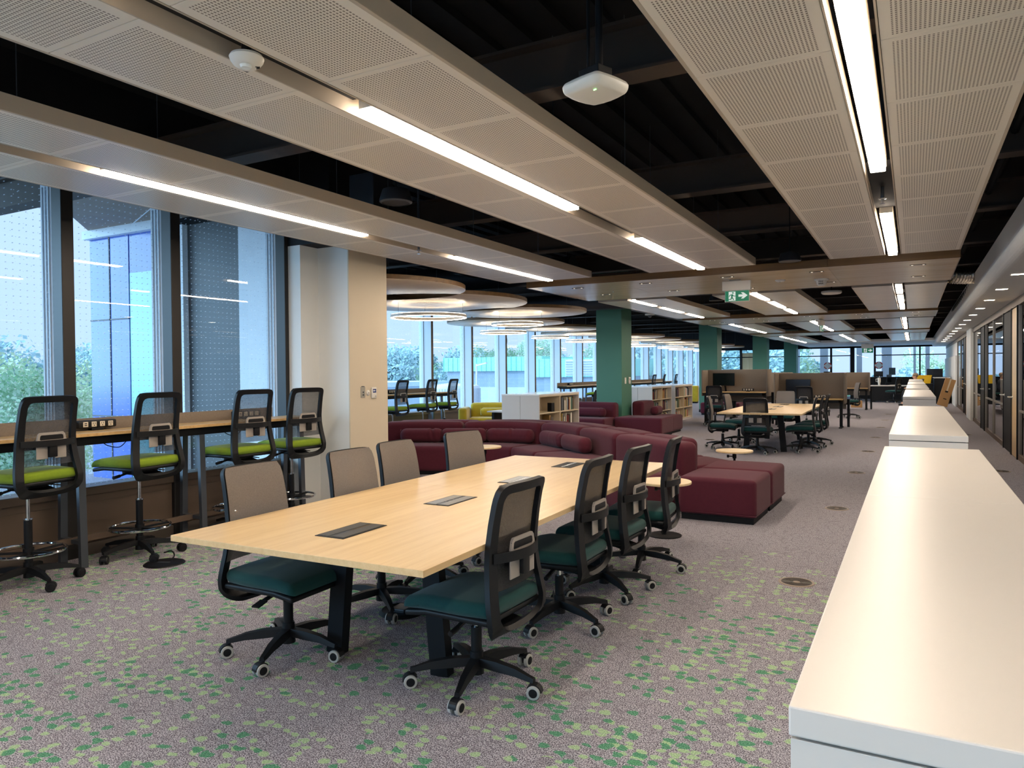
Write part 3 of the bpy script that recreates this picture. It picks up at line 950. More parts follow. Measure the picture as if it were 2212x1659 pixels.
def make_seat_unit(t, S, fabric, net, rear_net='net_shaded'):
    """everything above the gas column, seat top at height S"""
    def up(p): return (p[0], p[1], p[2] + S)
    def crown(x, y, z):     # waterfall front, soft crown
        f = max(0.0, (y - 0.10) / 0.15)
        z2 = z - 0.030 * f * f * (1 if z > -0.045 else 0.35) + 0.006 * (1 - (x / 0.25) ** 2) * (1 if z > -0.03 else 0)
        return (x * (1.0 - 0.10 * max(0, (-y - 0.08) / 0.16)), y, z2 + S)
    MB().rbox(0.245, 0.245, 0.036, 0.034, (0, 0.015, -0.036), seg=4, mid=6, fn=crown).build('seat', fabric, t, sharp=1.2)
    b = MB().rbox(0.235, 0.235, 0.015, 0.012, (0, 0.015, -0.082), seg=2, mid=4, fn=lambda x, y, z: (x, y, z + S - 0.020 * max(0, (y - 0.1) / 0.15) ** 2))
    b.build('seat_shell', 'black_plastic', t)
    b = MB().box(-0.075, 0.075, -0.12, 0.11, S - 0.15, S - 0.095, c=0.012).box(-0.11, 0.11, -0.05, 0.05, S - 0.125, S - 0.095, c=0.008)
    b.bar((0, -0.10, S - 0.13), (0, -0.21, S - 0.155), 0.17, 0.022)
    b.build('tilt_mechanism', 'black_plastic', t)
    b = MB().bar((0.07, 0.02, S - 0.115), (0.20, 0.03, S - 0.135), 0.022, 0.012).bar((0.20, 0.03, S - 0.135), (0.265, 0.035, S - 0.15), 0.045, 0.008)
    b.build('lever', 'black_plastic', t)
    b = MB().bar((-0.07, -0.02, S - 0.115), (-0.21, -0.03, S - 0.14), 0.02, 0.012).cyl((-0.20, -0.03, S - 0.138), (-0.26, -0.034, S - 0.147), 0.013, n=10)
    b.build('lever', 'black_plastic', t)
    # back frame: closed band between two outlines on the shell
    n = len(OUTER)
    vs_, fs_ = [], []
    for (uo, zo), (ui, zi) in zip(OUTER, INNER):
        vs_ += [up(shell(uo, zo, 0.012)), up(shell(ui, zi, 0.012)), up(shell(ui, zi, -0.014)), up(shell(uo, zo, -0.014))]
    for i in range(n):
        j = (i + 1) % n
        for k in range(4):
            fs_.append((i * 4 + k, j * 4 + k, j * 4 + (k + 1) % 4, i * 4 + (k + 1) % 4))
    MB().add(vs_, fs_).build('back_frame', 'black_plastic', t, sharp=0.8)
    # mesh sheet stretched over the front of the frame
    zs = [0.045 + (0.522 - 0.045) * k / 16 for k in range(17)]
    nu = 10
    vs_, fs_ = [], []
    for off in (0.0175, 0.0145):
        for z in zs:
            hw = max(0.02, hw_at(min(z, 0.515), OUTER) - 0.006)
            for k in range(nu + 1):
                u = -hw + 2 * hw * k / nu
                vs_.append(up(shell(u, z, off)))
    m = nu + 1
    q = len(zs) * m
    for a in range(len(zs) - 1):
        for k in range(nu):
            fs_.append((a * m + k, a * m + k + 1, (a + 1) * m + k + 1, (a + 1) * m + k))
    MB().add(vs_[:q], fs_).build('back_mesh', net, t, sharp=2.0)
    MB().add(vs_[q:], fs_).build('back_shade_sheet', rear_net, t, sharp=2.0)  # rear sheet added to carry the painted shade
    # lumbar bar bowed behind the mesh
    vs_, fs_ = [], []
    N = 14
    for k in range(N + 1):
        u = -0.20 + 0.40 * k / N
        y = prof(0.20) + 0.55 * u * u - 0.012 - 0.042 * (1 - (u / 0.20) ** 2)
        for dz, dy in ((0.178, 0), (0.222, 0), (0.222, -0.009), (0.178, -0.009)):
            vs_.append((u, y + dy, S + dz))
    for k in range(N):
        for c in range(4):
            fs_.append((k * 4 + c, k * 4 + (c + 1) % 4, k * 4 + 4 + (c + 1) % 4, k * 4 + 4 + c))
    MB().add(vs_, fs_).build('lumbar_bar', 'black_plastic', t, sharp=0.8)
    # lumbar pad: looped grip above the bar, two cheeks below it
    b = MB()
    yb = prof(0.22) - 0.022
    lp = [(-0.095, 0.205), (0.095, 0.205), (0.108, 0.222), (0.098, 0.262), (0.085, 0.275), (-0.085, 0.275), (-0.098, 0.262), (-0.108, 0.222)]
    li = [(-0.08, 0.222), (0.08, 0.222), (0.088, 0.230), (0.084, 0.252), (0.075, 0.258), (-0.075, 0.258), (-0.084, 0.252), (-0.088, 0.230)]
    vs_, fs_ = [], []
    for (a, c), (d, e) in zip(lp, li):
        vs_ += [(a, yb, S + c), (d, yb, S + e), (d, yb - 0.012, S + e), (a, yb - 0.012, S + c)]
    for i in range(8):
        j = (i + 1) % 8
        for k in range(4):
            fs_.append((i * 4 + k, j * 4 + k, j * 4 + (k + 1) % 4, i * 4 + (k + 1) % 4))
    b.add(vs_, fs_)
    for sd in (-1, 1):
        b.rbox(0.042, 0.004, 0.045, 0.012, (sd * 0.068, yb - 0.004, S + 0.135), seg=2, mid=1)
    b.build('lumbar_pad', 'lumbar_grey', t)
    MB().box(-0.030, 0.030, yb - 0.030, yb + 0.004, S + 0.10, S + 0.205, c=0.006).box(-0.10, 0.10, yb - 0.010, yb - 0.006, S + 0.225, S + 0.256).build('lumbar_clip', 'black_plastic', t)
def star_base(t, arm_r, rim, seed):
    b = MB()
    b.cyl((0, 0, 0.055), (0, 0, 0.165), 0.036, 0.032, n=20)
    for k in range(5):
        a = 2 * PI * k / 5
        ca, sa = math.cos(a), math.sin(a)
        secs = [(0.022, 0.058, 0.135, 0.100), (0.12, 0.050, 0.135, 0.092), (0.22, 0.040, 0.122, 0.088), (arm_r - 0.02, 0.032, 0.102, 0.078), (arm_r + 0.012, 0.028, 0.094, 0.075)]
        vs_, fs_ = [], []
        for r, w, zt, zb in secs:
            for sx, z in ((-1, zb), (1, zb), (0.72, zt), (-0.72, zt)):
                y = sx * w / 2
                vs_.append((r * ca - y * sa, r * sa + y * ca, z))
        for i in range(len(secs) - 1):
            for c in range(4):
                fs_.append((i * 4 + c, i * 4 + (c + 1) % 4, i * 4 + 4 + (c + 1) % 4, i * 4 + 4 + c))
        fs_ += [(3, 2, 1, 0), (16, 17, 18, 19)]
        b.add(vs_, fs_)
    b.build('star_base', 'black_plastic', t, sharp=0.5)
    rr = random.Random(seed)
    for k in range(5):
        # a holder turned about the chair's axis, so copies can swivel the whole base
        a = 2 * PI * k / 5
        make_caster(t, a, arm_r, rim, a + rr.uniform(-1.2, 1.2))
def make_chair(label, fabric='teal_fabric', net='net_taupe', S=0.475):
    t = thing('task_chair', label, 'chair')
    star_base(t, 0.305, 'grey_rim', 3)
    b = MB().cyl((0, 0, 0.14), (0, 0, 0.28), 0.026, n=18, mi=0).cyl((0, 0, 0.28), (0, 0, S - 0.14), 0.014, n=14, mi=1)
    b.build('gas_lift', ['black_plastic', 'chrome'], t)
    make_seat_unit(t, S, fabric, net)
    return t
def make_stool(label, S=0.83):
    t = thing('drafting_stool', label, 'stool')
    star_base(t, 0.305, 'black_plastic', 5)
    b = MB().cyl((0, 0, 0.12), (0, 0, 0.47), 0.027, n=18, mi=0).cyl((0, 0, 0.468), (0, 0, 0.476), 0.031, n=18, mi=1).cyl((0, 0, 0.476), (0, 0, S - 0.14), 0.015, n=14, mi=1)
    b.build('gas_lift', ['black_plastic', 'chrome'], t)
    b = MB().tube([(0.235 * math.cos(2 * PI * k / 40), 0.235 * math.sin(2 * PI * k / 40), 0.245) for k in range(40)], 0.0105, n=8, closed=True)
    b.build('foot_ring', 'chrome', t)
    b = MB().cyl((0, 0, 0.205), (0, 0, 0.265), 0.036, n=18)
    for k in range(5):
        a = 2 * PI * k / 5 + 0.4
        b.bar((0.03 * math.cos(a), 0.03 * math.sin(a), 0.232), (0.232 * math.cos(a), 0.232 * math.sin(a), 0.243), 0.022, 0.014)
    b.build('ring_spokes', 'black_plastic', t)
    make_seat_unit(t, S, 'lime_fabric', 'net_stool', 'net_stool_shaded')
    return t
SPIN = ('star_base', 'ring_spokes')
def place(proto, state, x, y, rz, label, group, spin=0.0):
    o = dup(proto, (x, y, 0), rz, label, group)
    for c in kids_fast(o):
        nm = c.name.split('.')[0]
        if nm in SPIN:
            c.rotation_euler = (0, 0, spin)
        elif nm == 'caster':
            ox, oy = c.location.x, c.location.y
            c.location = (ox * math.cos(spin) - oy * math.sin(spin), ox * math.sin(spin) + oy * math.cos(spin), 0)
            c.rotation_euler = (0, 0, c.rotation_euler.z + spin)
    return o
_last = {}
def kids_fast(o):
    return [c for c in o.children]
def drop(proto):
    """remove a prototype once its copies stand in the room"""
    for c in list(proto.children_recursive):
        bpy.data.objects.remove(c)
    bpy.data.objects.remove(proto)
chair0 = make_chair('prototype')
stool0 = make_stool('prototype')
chair_far = chair0
G1 = 'task chairs around the near oak table'
for x, y, a, sp, lb in (
    (-2.95, 2.83, -88, 0.35, 'task chair at the near left corner of the oak table, its lever showing'),
    (-2.97, 3.64, -91, 0.9, 'second task chair from the near end on the window side of the oak table'),
    (-3.06, 4.24, -90, 0.2, 'third task chair from the near end on the window side of the oak table'),
    (-3.08, 5.1, -104, 0.6, 'farthest task chair on the window side of the oak table, in front of the sofa'),
    (-1.84, 2.96, 88, 0.94, 'nearest task chair on the aisle side of the oak table, fully seen from behind'),
    (-1.86, 3.94, 91, 0.52, 'second task chair from the near end on the aisle side of the oak table'),
    (-1.85, 4.64, 88, 0.25, 'third task chair from the near end on the aisle side of the oak table'),
    (-1.82, 5.33, 96, 0.75, 'farthest task chair on the aisle side of the oak table, beside the maroon ottoman')):
    place(chair0, None, x, y, R_(a), lb, G1, sp)
G2 = 'lime seated stools at the near window bar'
for x, y, a, sp, lb in (
    (-5.57, 2.88, 97, 0.72, 'lime green drafting stool cut by the left edge of the picture'),
    (-5.63, 3.78, 95, 0.55, 'second lime green drafting stool from the left at the near window bar'),
    (-5.62, 4.78, 88, 0.3, 'third lime green drafting stool at the near window bar, partly behind the table chair'),
    (-5.62, 5.46, 86, 1.0, 'lime green drafting stool nearest the pale pier at the window bar')):
    place(stool0, None, x, y, R_(a), lb, G2, sp)

# ================================================================== TABLES
def oak_table(loc, rz, W_, L, label, hatch_labels):
    t = thing('meeting_table', label, 'table', loc, rz)
    h = L / 2
    for a, c in ((-h, -0.0012), (0.0012, h)):
        b = MB().box(-W_ / 2 + 0.0005, W_ / 2 - 0.0005, a + 0.0005, c - 0.0005, 0.712, 0.74, c=0.0015)
        b.build('tabletop', 'oak_y', t, smooth=False)
    for yy in (-h + 0.72, h - 0.72):
        for sd in (-1, 1):
            MB().bar((sd * 0.27, yy, 0.712), (sd * 0.335, yy, 0.0), 0.10, 0.06, up=(0, 1, 0)).build('leg', 'black_metal', t, smooth=False)
        MB().box(-0.33, 0.33, yy - 0.03, yy + 0.03, 0.66, 0.712).build('cross_beam', 'black_metal', t, smooth=False)
    MB().box(-0.05, 0.05, -h + 0.72, h - 0.72, 0.655, 0.712).build('spine_beam', 'black_metal', t, smooth=False)
    n = len(hatch_labels)
    for k, mt in enumerate(hatch_labels):
        yy = -h + L * (k + 0.5) / n if n == 4 else 0
        hb = MB().box(-0.085, 0.085, yy - 0.165, yy + 0.165, 0.7395, 0.7425)
        hp = hb.build('power_hatch', 'black_metal', t, smooth=False)
        if mt:
            for x0, x1 in ((-0.075, -0.012), (0.012, 0.075)):
                MB().box(x0, x1, yy - 0.15, yy + 0.15, 0.7426, 0.7445, c=0.0008).build('flap', mt, hp, smooth=False)
        MB().box(-0.011, 0.011, yy - 0.155, yy + 0.155, 0.7426, 0.7434).build('brush', 'screen_black', hp, smooth=False)
    return t
pm('hatch_dark', '3c3f42', 0.35, metal=0.6, var=0.03)
pm('hatch_alu', '8d8c87', 0.3, metal=0.7, var=0.03)
oak_table((-2.415, 4.045, 0), R_(1.6), 1.44, 3.6, 'large pale oak meeting table with four power hatches in the foreground', ['hatch_dark', 'hatch_alu', 'hatch_alu', None])
oak_table((-2.43, 15.3, 0), R_(1.2), 1.44, 4.0, 'second oak meeting table down the room, ringed by task chairs', ['hatch_dark', 'hatch_alu', 'hatch_alu', 'hatch_dark'])

def power_bar(loc, rz, label, n=4):
    t = thing('power_bar', label, 'power strip', loc, rz, 'desktop power bars')
    MB().box(-0.16, 0.16, -0.035, 0.035, 0.02, 0.085, c=0.012).build('casing', 'black_plastic', t)
    MB().box(-0.05, 0.05, -0.03, 0.03, 0.0, 0.022, c=0.004).build('foot', 'black_plastic', t)
    for k in range(n):
        x = -0.105 + 0.21 * k / (n - 1)
        o = MB().box(x - 0.021, x + 0.021, -0.039, -0.034, 0.032, 0.074, c=0.003).build('outlet', 'outlet_white', t)
        b = MB()
        if k == 0:
            b.box(x - 0.010, x + 0.010, -0.040, -0.0388, 0.057, 0.064).box(x - 0.010, x + 0.010, -0.040, -0.0388, 0.042, 0.049)
        else:
            b.box(x - 0.010, x - 0.006, -0.040, -0.0388, 0.054, 0.066).box(x + 0.006, x + 0.010, -0.040, -0.0388, 0.054, 0.066).box(x - 0.004, x + 0.004, -0.040, -0.0388, 0.040, 0.047)
        b.build('slot', 'black_plastic', o, smooth=False)
    return t
def window_bar(x_front, x_back, y0, y1, pairs, label):
    t = thing('bar_table', label, 'table', (x_front, y0, 0), group='bar height window counters')
    d = x_back - x_front
    L = y1 - y0
    MB().box(0, d + 0.02, 0, L, 1.025, 1.05, c=0.0015, mi=0).box(0.0, d + 0.02, 0, L, 1.0255, 1.0490, mi=0).build('counter_top', 'oak_y', t, smooth=False)
    MB().box(-0.001, 0.003, 0.001, L - 0.001, 1.026, 1.049).build('edge_band', 'oak_edge', t, smooth=False)
    MB().box(d + 0.005, d + 0.025, 0.0, L - 0.25, 0.98, 1.15, c=0.006).build('felt_screen', 'felt', t)
    MB().box(-0.05, d + 0.06, 0.05, L - 0.05, 0.955, 1.024).build('under_frame', 'black_metal', t, smooth=False)
    for p in pairs:
        yy = p - y0
        for xt, xb in ((-0.07, -0.045), (d + 0.06, d + 0.035)):
            MB().bar((xt, yy, 0.96), (xb, yy, 0), 0.038, 0.055, up=(0, 1, 0)).build('leg', 'dark_steel', t, smooth=False)
        MB().bar((-0.05, yy, 0.2), (d + 0.04, yy, 0.2), 0.05, 0.03).build('cross_bar', 'dark_steel', t, smooth=False)
    MB().bar((d / 2, pairs[0] - y0, 0.2), (d / 2, pairs[-1] - y0, 0.2), 0.03, 0.05).build('stretcher', 'bronze', t, smooth=False)
    b = MB()
    for k in range(int(L / 1.2)):
        yy = 0.9 + 1.2 * k
        b.tube(catmull([(d * .6, yy, 0.955), (d * .6, yy + 0.05, 0.92), (d * .6, yy + 0.15, 0.90), (d * .6, yy + 0.22, 0.955)], 5), 0.004, n=5)
    b.build('cable', 'black_plastic', t)
    return t
window_bar(-5.62, -5.98, -0.9, 5.78, (-0.4, 1.5, 3.33, 4.43, 5.66), 'bar height counter with felt edge along the near windows')
power_bar((-5.92, 3.6, 1.05), R_(90), 'black power bar with four outlets on the near window counter')
power_bar((-5.92, 5.15, 1.05), R_(90), 'black power bar behind the third stool on the near window counter')
t = thing('floor_box', 'black round floor box between the stool and the meeting table', 'floor outlet', (-5.22, 3.71, 0), 0.4, 'round floor boxes')
MB().lathe([(0, 0.012), (0.13, 0.012), (0.15, 0.006), (0.155, 0)], n=32).build('cover', 'black_plastic', t)
MB().box(-0.05, 0.05, -0.02, 0.0, 0.0125, 0.0145).build('flap', 'dark_steel', t, smooth=False)
MB().tube(catmull([(0.02, 0.06, 0.012), (0.0, 0.14, 0.03), (-0.06, 0.2, 0.05), (-0.16, 0.26, 0.02)], 6), 0.006, n=6).build('cable', 'black_plastic', t)
t = thing('floor_box', 'black round floor box in the shade under the near oak table', 'floor outlet', (-2.81, 3.64, 0), 0.1, 'round floor boxes')
MB().lathe([(0, 0.012), (0.11, 0.012), (0.125, 0.02), (0.14, 0.006), (0.145, 0)], n=32).build('cover', 'black_plastic', t)
MB().box(-0.05, 0.05, -0.06, 0.06, 0.0125, 0.035, c=0.004).build('flap', 'dark_steel', t, smooth=False)

# ================================================================== MORE CHAIRS
chair1 = make_chair('prototype', S=0.56)
G3 = 'task chairs around the second oak table'
for x, y, a, sp, lb in (
    (-2.46, 13.62, 2, 0.3, 'task chair at the near end of the second oak table, its back to the viewer'),
    (-3.22, 14.25, -82, 0.7, 'task chair at the near left corner of the second oak table'),
    (-3.16, 15.45, -95, 0.2, 'taupe backed task chair midway along the left side of the second oak table'),
    (-1.80, 14.18, 97, 0.5, 'nearest of three task chairs in a row on the aisle side of the second table'),
    (-1.76, 14.95, 94, 0.1, 'central of three task chairs in a row on the aisle side of the second table'),
    (-1.74, 15.75, 92, 0.9, 'farthest of three task chairs in a row on the aisle side of the second table'),
    (-2.62, 17.75, 178, 0.4, 'task chair at the far end of the second oak table, taupe back facing the viewer')):
    place(chair0, None, x, y, R_(a), lb, G3, sp)
G4 = 'task chairs at the screened desks'
for x, y, a, sp, lb in (
    (-4.72, 20.0, 6, 0.3, 'raised task chair pushed toward the left screened desk'),
    (-2.33, 19.45, -8, 0.8, 'task chair at the right screened desk, behind the second oak table'),
    (-1.72, 24.6, 110, 0.2, 'task chair standing past the right screened desk on the aisle'),
    (-0.75, 36.2, 60, 0.2, 'dark office chair beside the black reception desk'),
    (-2.3, 38.3, 190, 0.6, 'office chair far behind the black reception desk')):
    place(chair1, None, x, y, R_(a), lb, G4, sp)
G5 = 'lime seated stools at the farther window bars'
for x, y, a, sp, lb in (
    (-9.1, 11.55, 95, 0.3, 'lime stool partly hidden behind the pale pier at the second window bar'),
    (-9.3, 12.85, 96, 0.5, 'lime stool left of the pair near the yellow sofa'),
    (-9.35, 13.75, 97, 0.2, 'lime stool right of the pair near the yellow sofa'),
    (-9.0, 21.9, 100, 0.2, 'lime stool at the window bar just left of the nearest green column'),
    (-9.1, 27.6, 92, 0.4, 'leftmost of three stools seen above the middle bookcase'),
    (-9.1, 28.9, 100, 0.4, 'central of three stools seen above the middle bookcase'),
    (-9.1, 30.6, 95, 0.4, 'rightmost of three stools seen above the middle bookcase')):
    place(stool0, None, x, y, R_(a), lb, G5, sp)
for x, y, a, sp, lb in (
    (-7.75, 18.3, 100, 0.2, 'task chair with lit mesh back left of the nearest green column'),
    (-7.55, 19.0, 115, 0.2, 'task chair half hidden by the nearest green column')):
    place(chair0, None, x, y, R_(a), lb, 'task chairs behind the maroon sofa', sp)
window_bar(-9.52, -9.88, 9.2, 14.35, (9.6, 11.9, 14.0), 'bar height counter at the far windows near the yellow sofa')
power_bar((-9.82, 12.45, 1.05), R_(90), 'black power bar on the far window counter near the yellow sofa')
window_bar(-9.4, -9.76, 20.6, 25.0, (21.0, 22.8, 24.6), 'bar height counter at the far windows left of the green column')
power_bar((-9.7, 21.5, 1.05), R_(90), 'black power bar on the window counter left of the green column')
window_bar(-9.4, -9.76, 26.6, 32.0, (27.0, 29.3, 31.6), 'bar height counter at the far windows right of the green column')
power_bar((-9.7, 27.0, 1.05), R_(90), 'black power bar on the window counter right of the green column')

# ================================================================== SOFAS
class Path:
    def __init__(s, pts, n=12):
        s.p = [Vector((q.x, q.y)) for q in catmull([(a, c, 0) for a, c in pts], n)]
        s.d = [0.0]
        for a, c in zip(s.p[:-1], s.p[1:]):
            s.d.append(s.d[-1] + (c - a).length)
        s.L = s.d[-1]
    def at(s, t):
        t = max(0.0, min(s.L - 1e-6, t))
        i = 0
        while s.d[i + 1] < t:
            i += 1
        f = (t - s.d[i]) / (s.d[i + 1] - s.d[i])
        return s.p[i].lerp(s.p[i + 1], f)
    def tan(s, t):
        return (s.at(t + 0.12) - s.at(t - 0.12)).normalized()
    def map(s, t, v, z):
        p, q = s.at(t), s.tan(t)
        return (p.x + q.y * v, p.y - q.x * v, z)       # +v lies to the right of the path
def sofa_section(path, s0, s1, side, label, group, mat='maroon_fabric', hb=0.73, v0=0.0, depth=0.66, bt=0.30):
    """one module swept along the path: plinth, seat, backrest; side=+1 seat on the right of the path"""
    m = path.map((s0 + s1) / 2, side * 0.3, 0)
    t = thing('sofa_section', label, 'sofa', (m[0], m[1], 0), group=group)
    off = Vector((m[0], m[1], 0))
    h = (s1 - s0) / 2 - 0.006
    mid = (s0 + s1) / 2
    nm = max(3, int((s1 - s0) / 0.12))
    def go(x, y, z):
        q = path.map(mid + x, side * (y + v0), z)
        return (q[0] - off.x, q[1] - off.y, q[2])
    MB().rbox(h - 0.03, (depth + bt) / 2 - 0.05, 0.03, 0.01, (0, depth / 2 - bt / 2, 0.03), seg=1, mid=nm, fn=go).build('plinth', 'black_metal', t)
    def gs(x, y, z):
        if z > 0.25:
            z += 0.014 * (1 - (x / h) ** 2) * max(0, 1 - ((y - depth / 2) / (depth / 2)) ** 2)
        return go(x, y, z)
    MB().rbox(h, depth / 2 + 0.04, 0.185, 0.055, (0, depth / 2 - 0.04, 0.235), seg=3, mid=nm, fn=gs).build('seat', mat, t, sharp=1.2)
    def gb(x, y, z):
        if z > 0.5:
            z += 0.012 * (1 - (x / h) ** 2)
        return go(x, y, z)
    MB().rbox(h, bt / 2 - 0.003, (hb - 0.06) / 2, 0.075, (0, -bt / 2, 0.06 + (hb - 0.06) / 2), seg=4, mid=nm, fn=gb).build('backrest', mat, t, sharp=1.2)
    return t
def bolster(path, s_mid, half, side, label, mat='maroon_fabric', z=0.42, v=0.12, seed=1, group='sofa bolsters', hz=0.105):
    rr = random.Random(seed)
    ph = [rr.uniform(0, 6) for _ in range(6)]
    m = path.map(s_mid, side * v, z)
    def go(x, y, zz):
        e = 1 - 0.25 * (abs(x) / half) ** 5
        cr = max(0.0, math.sin(x * 13 + ph[0]) * math.sin(x * 7.3 + ph[3])) ** 2
        wr = cr * (0.007 * math.sin(x * 62 + ph[1] + 14 * zz) + 0.004 * math.sin(x * 27 + ph[2]))
        q = path.map(s_mid + x, side * (v + y * e + wr), 0)
        return (q[0] - m[0], q[1] - m[1], (zz + hz) * (0.94 + 0.06 * e) + wr)
    b = MB().rbox(half, 0.105, hz, 0.085, (0, 0, 0), seg=4, mid=34, fn=go)
    t = thing('bolster_cushion', label, 'cushion', (m[0], m[1], z + 0.012), group=group)
    b.build('cover', mat, t, sharp=1.5)
    MB().tube([go(-half * 0.99, 0.10 * math.cos(2 * PI * k / 14), hz * 0.9 * math.sin(2 * PI * k / 14)) for k in range(14)], 0.004, n=5, closed=True).build('piping', mat, t)
    return t
A = Path([(-8.3, 8.45), (-7.6, 8.8), (-6.9, 9.15), (-6.2, 9.48), (-5.45, 9.76), (-4.8, 9.72), (-4.25, 9.36), (-3.65, 8.82), (-3.05, 8.24), (-2.55, 7.8), (-2.06, 7.50)])
gn = 'near maroon sofa sections facing the oak table'
cuts = [A.L * q for q in (0.0, 0.16, 0.33, 0.50, 0.645, 0.80, 0.985)]
labs = ['maroon sofa section hidden mostly by the pale pier', 'maroon sofa section just right of the pale pier', 'maroon sofa section behind the small round white table', 'curved maroon sofa section at the bend',
        'maroon sofa section after the bend, behind the oak table', 'maroon sofa end section beside the ottomans, facing the oak table']
for a, c, lb in zip(cuts[:-1], cuts[1:], labs):
    sofa_section(A, a, c, 1, lb, gn)
gf = 'far facing maroon sofa sections, back to back'
cuts2 = [A.L * q for q in (0.18, 0.36, 0.52, 0.66, 0.81, 0.94)]
for a, c, lb in zip(cuts2[:-1], cuts2[1:], ['first far-side sofa section from the pier, showing only its back top', 'second far-side sofa section, back top below the white bookcase', 'far-side sofa section wrapping the bend',
                                           'far-side sofa section past the bend, narrow back top visible', 'far-side sofa end section beside the second ottoman']):
    sofa_section(A, a, c, -1, lb, gf, v0=0.602)
for q, hf, sd, lb in ((0.245, 0.33, 2, 'maroon bolster at the left, touching the pale pier'), (0.335, 0.36, 3, 'smooth maroon bolster second from the left'), (0.44, 0.42, 4, 'long wrinkled maroon bolster behind the round white table'),
                      (0.575, 0.36, 5, 'wrinkled maroon bolster in the sofa bend'), (0.675, 0.38, 6, 'fat maroon bolster right of the bend, above the oak table corner')):
    bolster(A, A.L * q, hf, 1, lb, seed=sd)
def ottoman(loc, rz, hx, hy, label, mat='maroon_fabric', h=0.43, group='maroon ottomans'):
    t = thing('ottoman', label, 'ottoman', loc, rz, group)
    def cr(x, y, z):
        return (x, y, z + (0.02 * (1 - (x / hx) ** 2) * (1 - (y / hy) ** 2) if z > 0.25 else 0))
    MB().rbox(hx, hy, (h - 0.06) / 2, 0.045, (0, 0, 0.06 + (h - 0.06) / 2), seg=4, mid=8, fn=cr).build('cushion', mat, t, sharp=1.2)
    MB().box(-hx + 0.03, hx - 0.03, -hy + 0.03, hy - 0.03, 0.0, 0.06).build('plinth', 'black_metal', t, smooth=False)
    b = MB().tube([(sx * (hx + 0.001), sy * (hy + 0.001), 0.085) for sx, sy in ((-1, -1), (1, -1), (1, 1), (-1, 1))], 0.006, n=5, closed=True)
    b.build('piping', mat, t)
    return t
ottoman((-1.70, 7.63, 0), R_(-1), 0.385, 0.385, 'nearest maroon ottoman at the end of the sofa')
ottoman((-1.68, 8.43, 0), R_(-1), 0.385, 0.385, 'second maroon ottoman, directly behind the nearest one')
def side_table(x, y, r, h, label, px=0.0, py=0.0):
    t = thing('side_table', label, 'table', (x, y, 0), group='small round side tables')
    MB().lathe([(0, h - 0.022), (r - 0.004, h - 0.022), (r, h - 0.018), (r, h - 0.003), (r - 0.003, h), (0, h)], n=40).build('top', 'oak_round', t)
    MB().cyl((px, py, 0.01), (px, py, h - 0.022), 0.014, n=12).build('stem', 'black_metal', t)
    MB().lathe([(0, 0.012), (0.14, 0.012), (0.15, 0.008), (0.15, 0)], n=32, ctr=(px, py, 0)).build('foot', 'black_metal', t)
    b = MB().cyl((px, py, h - 0.10), (px, py, h - 0.05), 0.024, n=12).cyl((px, py, h - 0.075), (px - 0.06, py - 0.02, h - 0.075), 0.007, n=8).cyl((px - 0.06, py - 0.02, h - 0.075), (px - 0.085, py - 0.028, h - 0.075), 0.018, n=10)
    b.build('height_knob', 'black_plastic', t)
side_table(-4.98, 8.27, 0.22, 0.52, 'small round table with pale top by the long wrinkled bolster')
side_table(-1.92, 9.12, 0.22, 0.52, 'small round table seen past the ottomans, black knob under its top')
side_table(-1.98, 6.45, 0.24, 0.5, 'small round table mostly hidden behind the farthest aisle chair')

# second maroon group around the nearest green column
B1 = Path([(-7.75, 16.1), (-7.2, 16.1), (-6.7, 16.1), (-6.12, 16.1)])
g2 = 'maroon sofa sections around the green column'
sofa_section(B1, 0.0, B1.L, 1, 'maroon sofa section with a bolster in front of the nearest green column', g2, depth=0.7, hb=0.76)
B2 = Path([(-5.72, 17.86), (-5.72, 17.6), (-5.72, 17.2), (-5.72, 16.93)])
sofa_section(B2, 0, B2.L, -1, 'short maroon sofa section right of the nearest green column', g2, depth=0.72, bt=0.30, hb=0.76)
ottoman((-5.53, 16.42, 0), 0, 0.57, 0.47, 'wide maroon ottoman in front of the nearest green column', group='maroon ottomans at the column')
bolster(B1, B1.L * 0.58, 0.5, 1, 'maroon bolster on the sofa left of the green column', seed=9, group='bolsters at the column')
bolster(B2, B2.L * 0.62, 0.26, -1, 'tilted maroon bolster on the short sofa right of the green column', seed=10, group='bolsters at the column', v=0.22)
B3 = Path([(-6.3, 25.2), (-5.7, 25.2), (-5.0, 25.2)])
sofa_section(B3, 0, B3.L, 1, 'distant maroon sofa behind the left desk', 'distant maroon sofa')
# yellow sofa by the far windows
YS = Path([(-9.5, 15.1), (-9.0, 15.35), (-8.4, 15.6), (-7.7, 15.9)])
gy = 'mustard sofa sections'
sofa_section(YS, 0, YS.L / 2, 1, 'left section of the mustard yellow sofa at the far windows', gy, mat='mustard_velvet', hb=0.75)
sofa_section(YS, YS.L / 2, YS.L, 1, 'right section of the mustard yellow sofa, behind the white bookcase', gy, mat='mustard_velvet', hb=0.75)
bolster(YS, 0.62, 0.36, 1, 'mustard yellow bolster on the left of the yellow sofa', mat='mustard_velvet', seed=12, group='mustard bolsters', v=0.16)
bolster(YS, 1.45, 0.34, 1, 'mustard yellow bolster on the right of the yellow sofa', mat='mustard_velvet', seed=13, group='mustard bolsters', v=0.16)
bz = YS.map(0, 0.2, 0)
t = thing('sofa_end_block', 'upright mustard yellow end block closing the left of the yellow sofa', 'sofa', (bz[0] - 0.12, bz[1] - 0.02, 0), R_(26))
MB().rbox(0.10, 0.46, 0.31, 0.06, (0, -0.08, 0.35), seg=3, mid=4).build('cushion', 'mustard_velvet', t, sharp=1.2)
MB().box(-0.08, 0.08, -0.48, 0.32, 0, 0.06).build('plinth', 'black_metal', t, smooth=False)
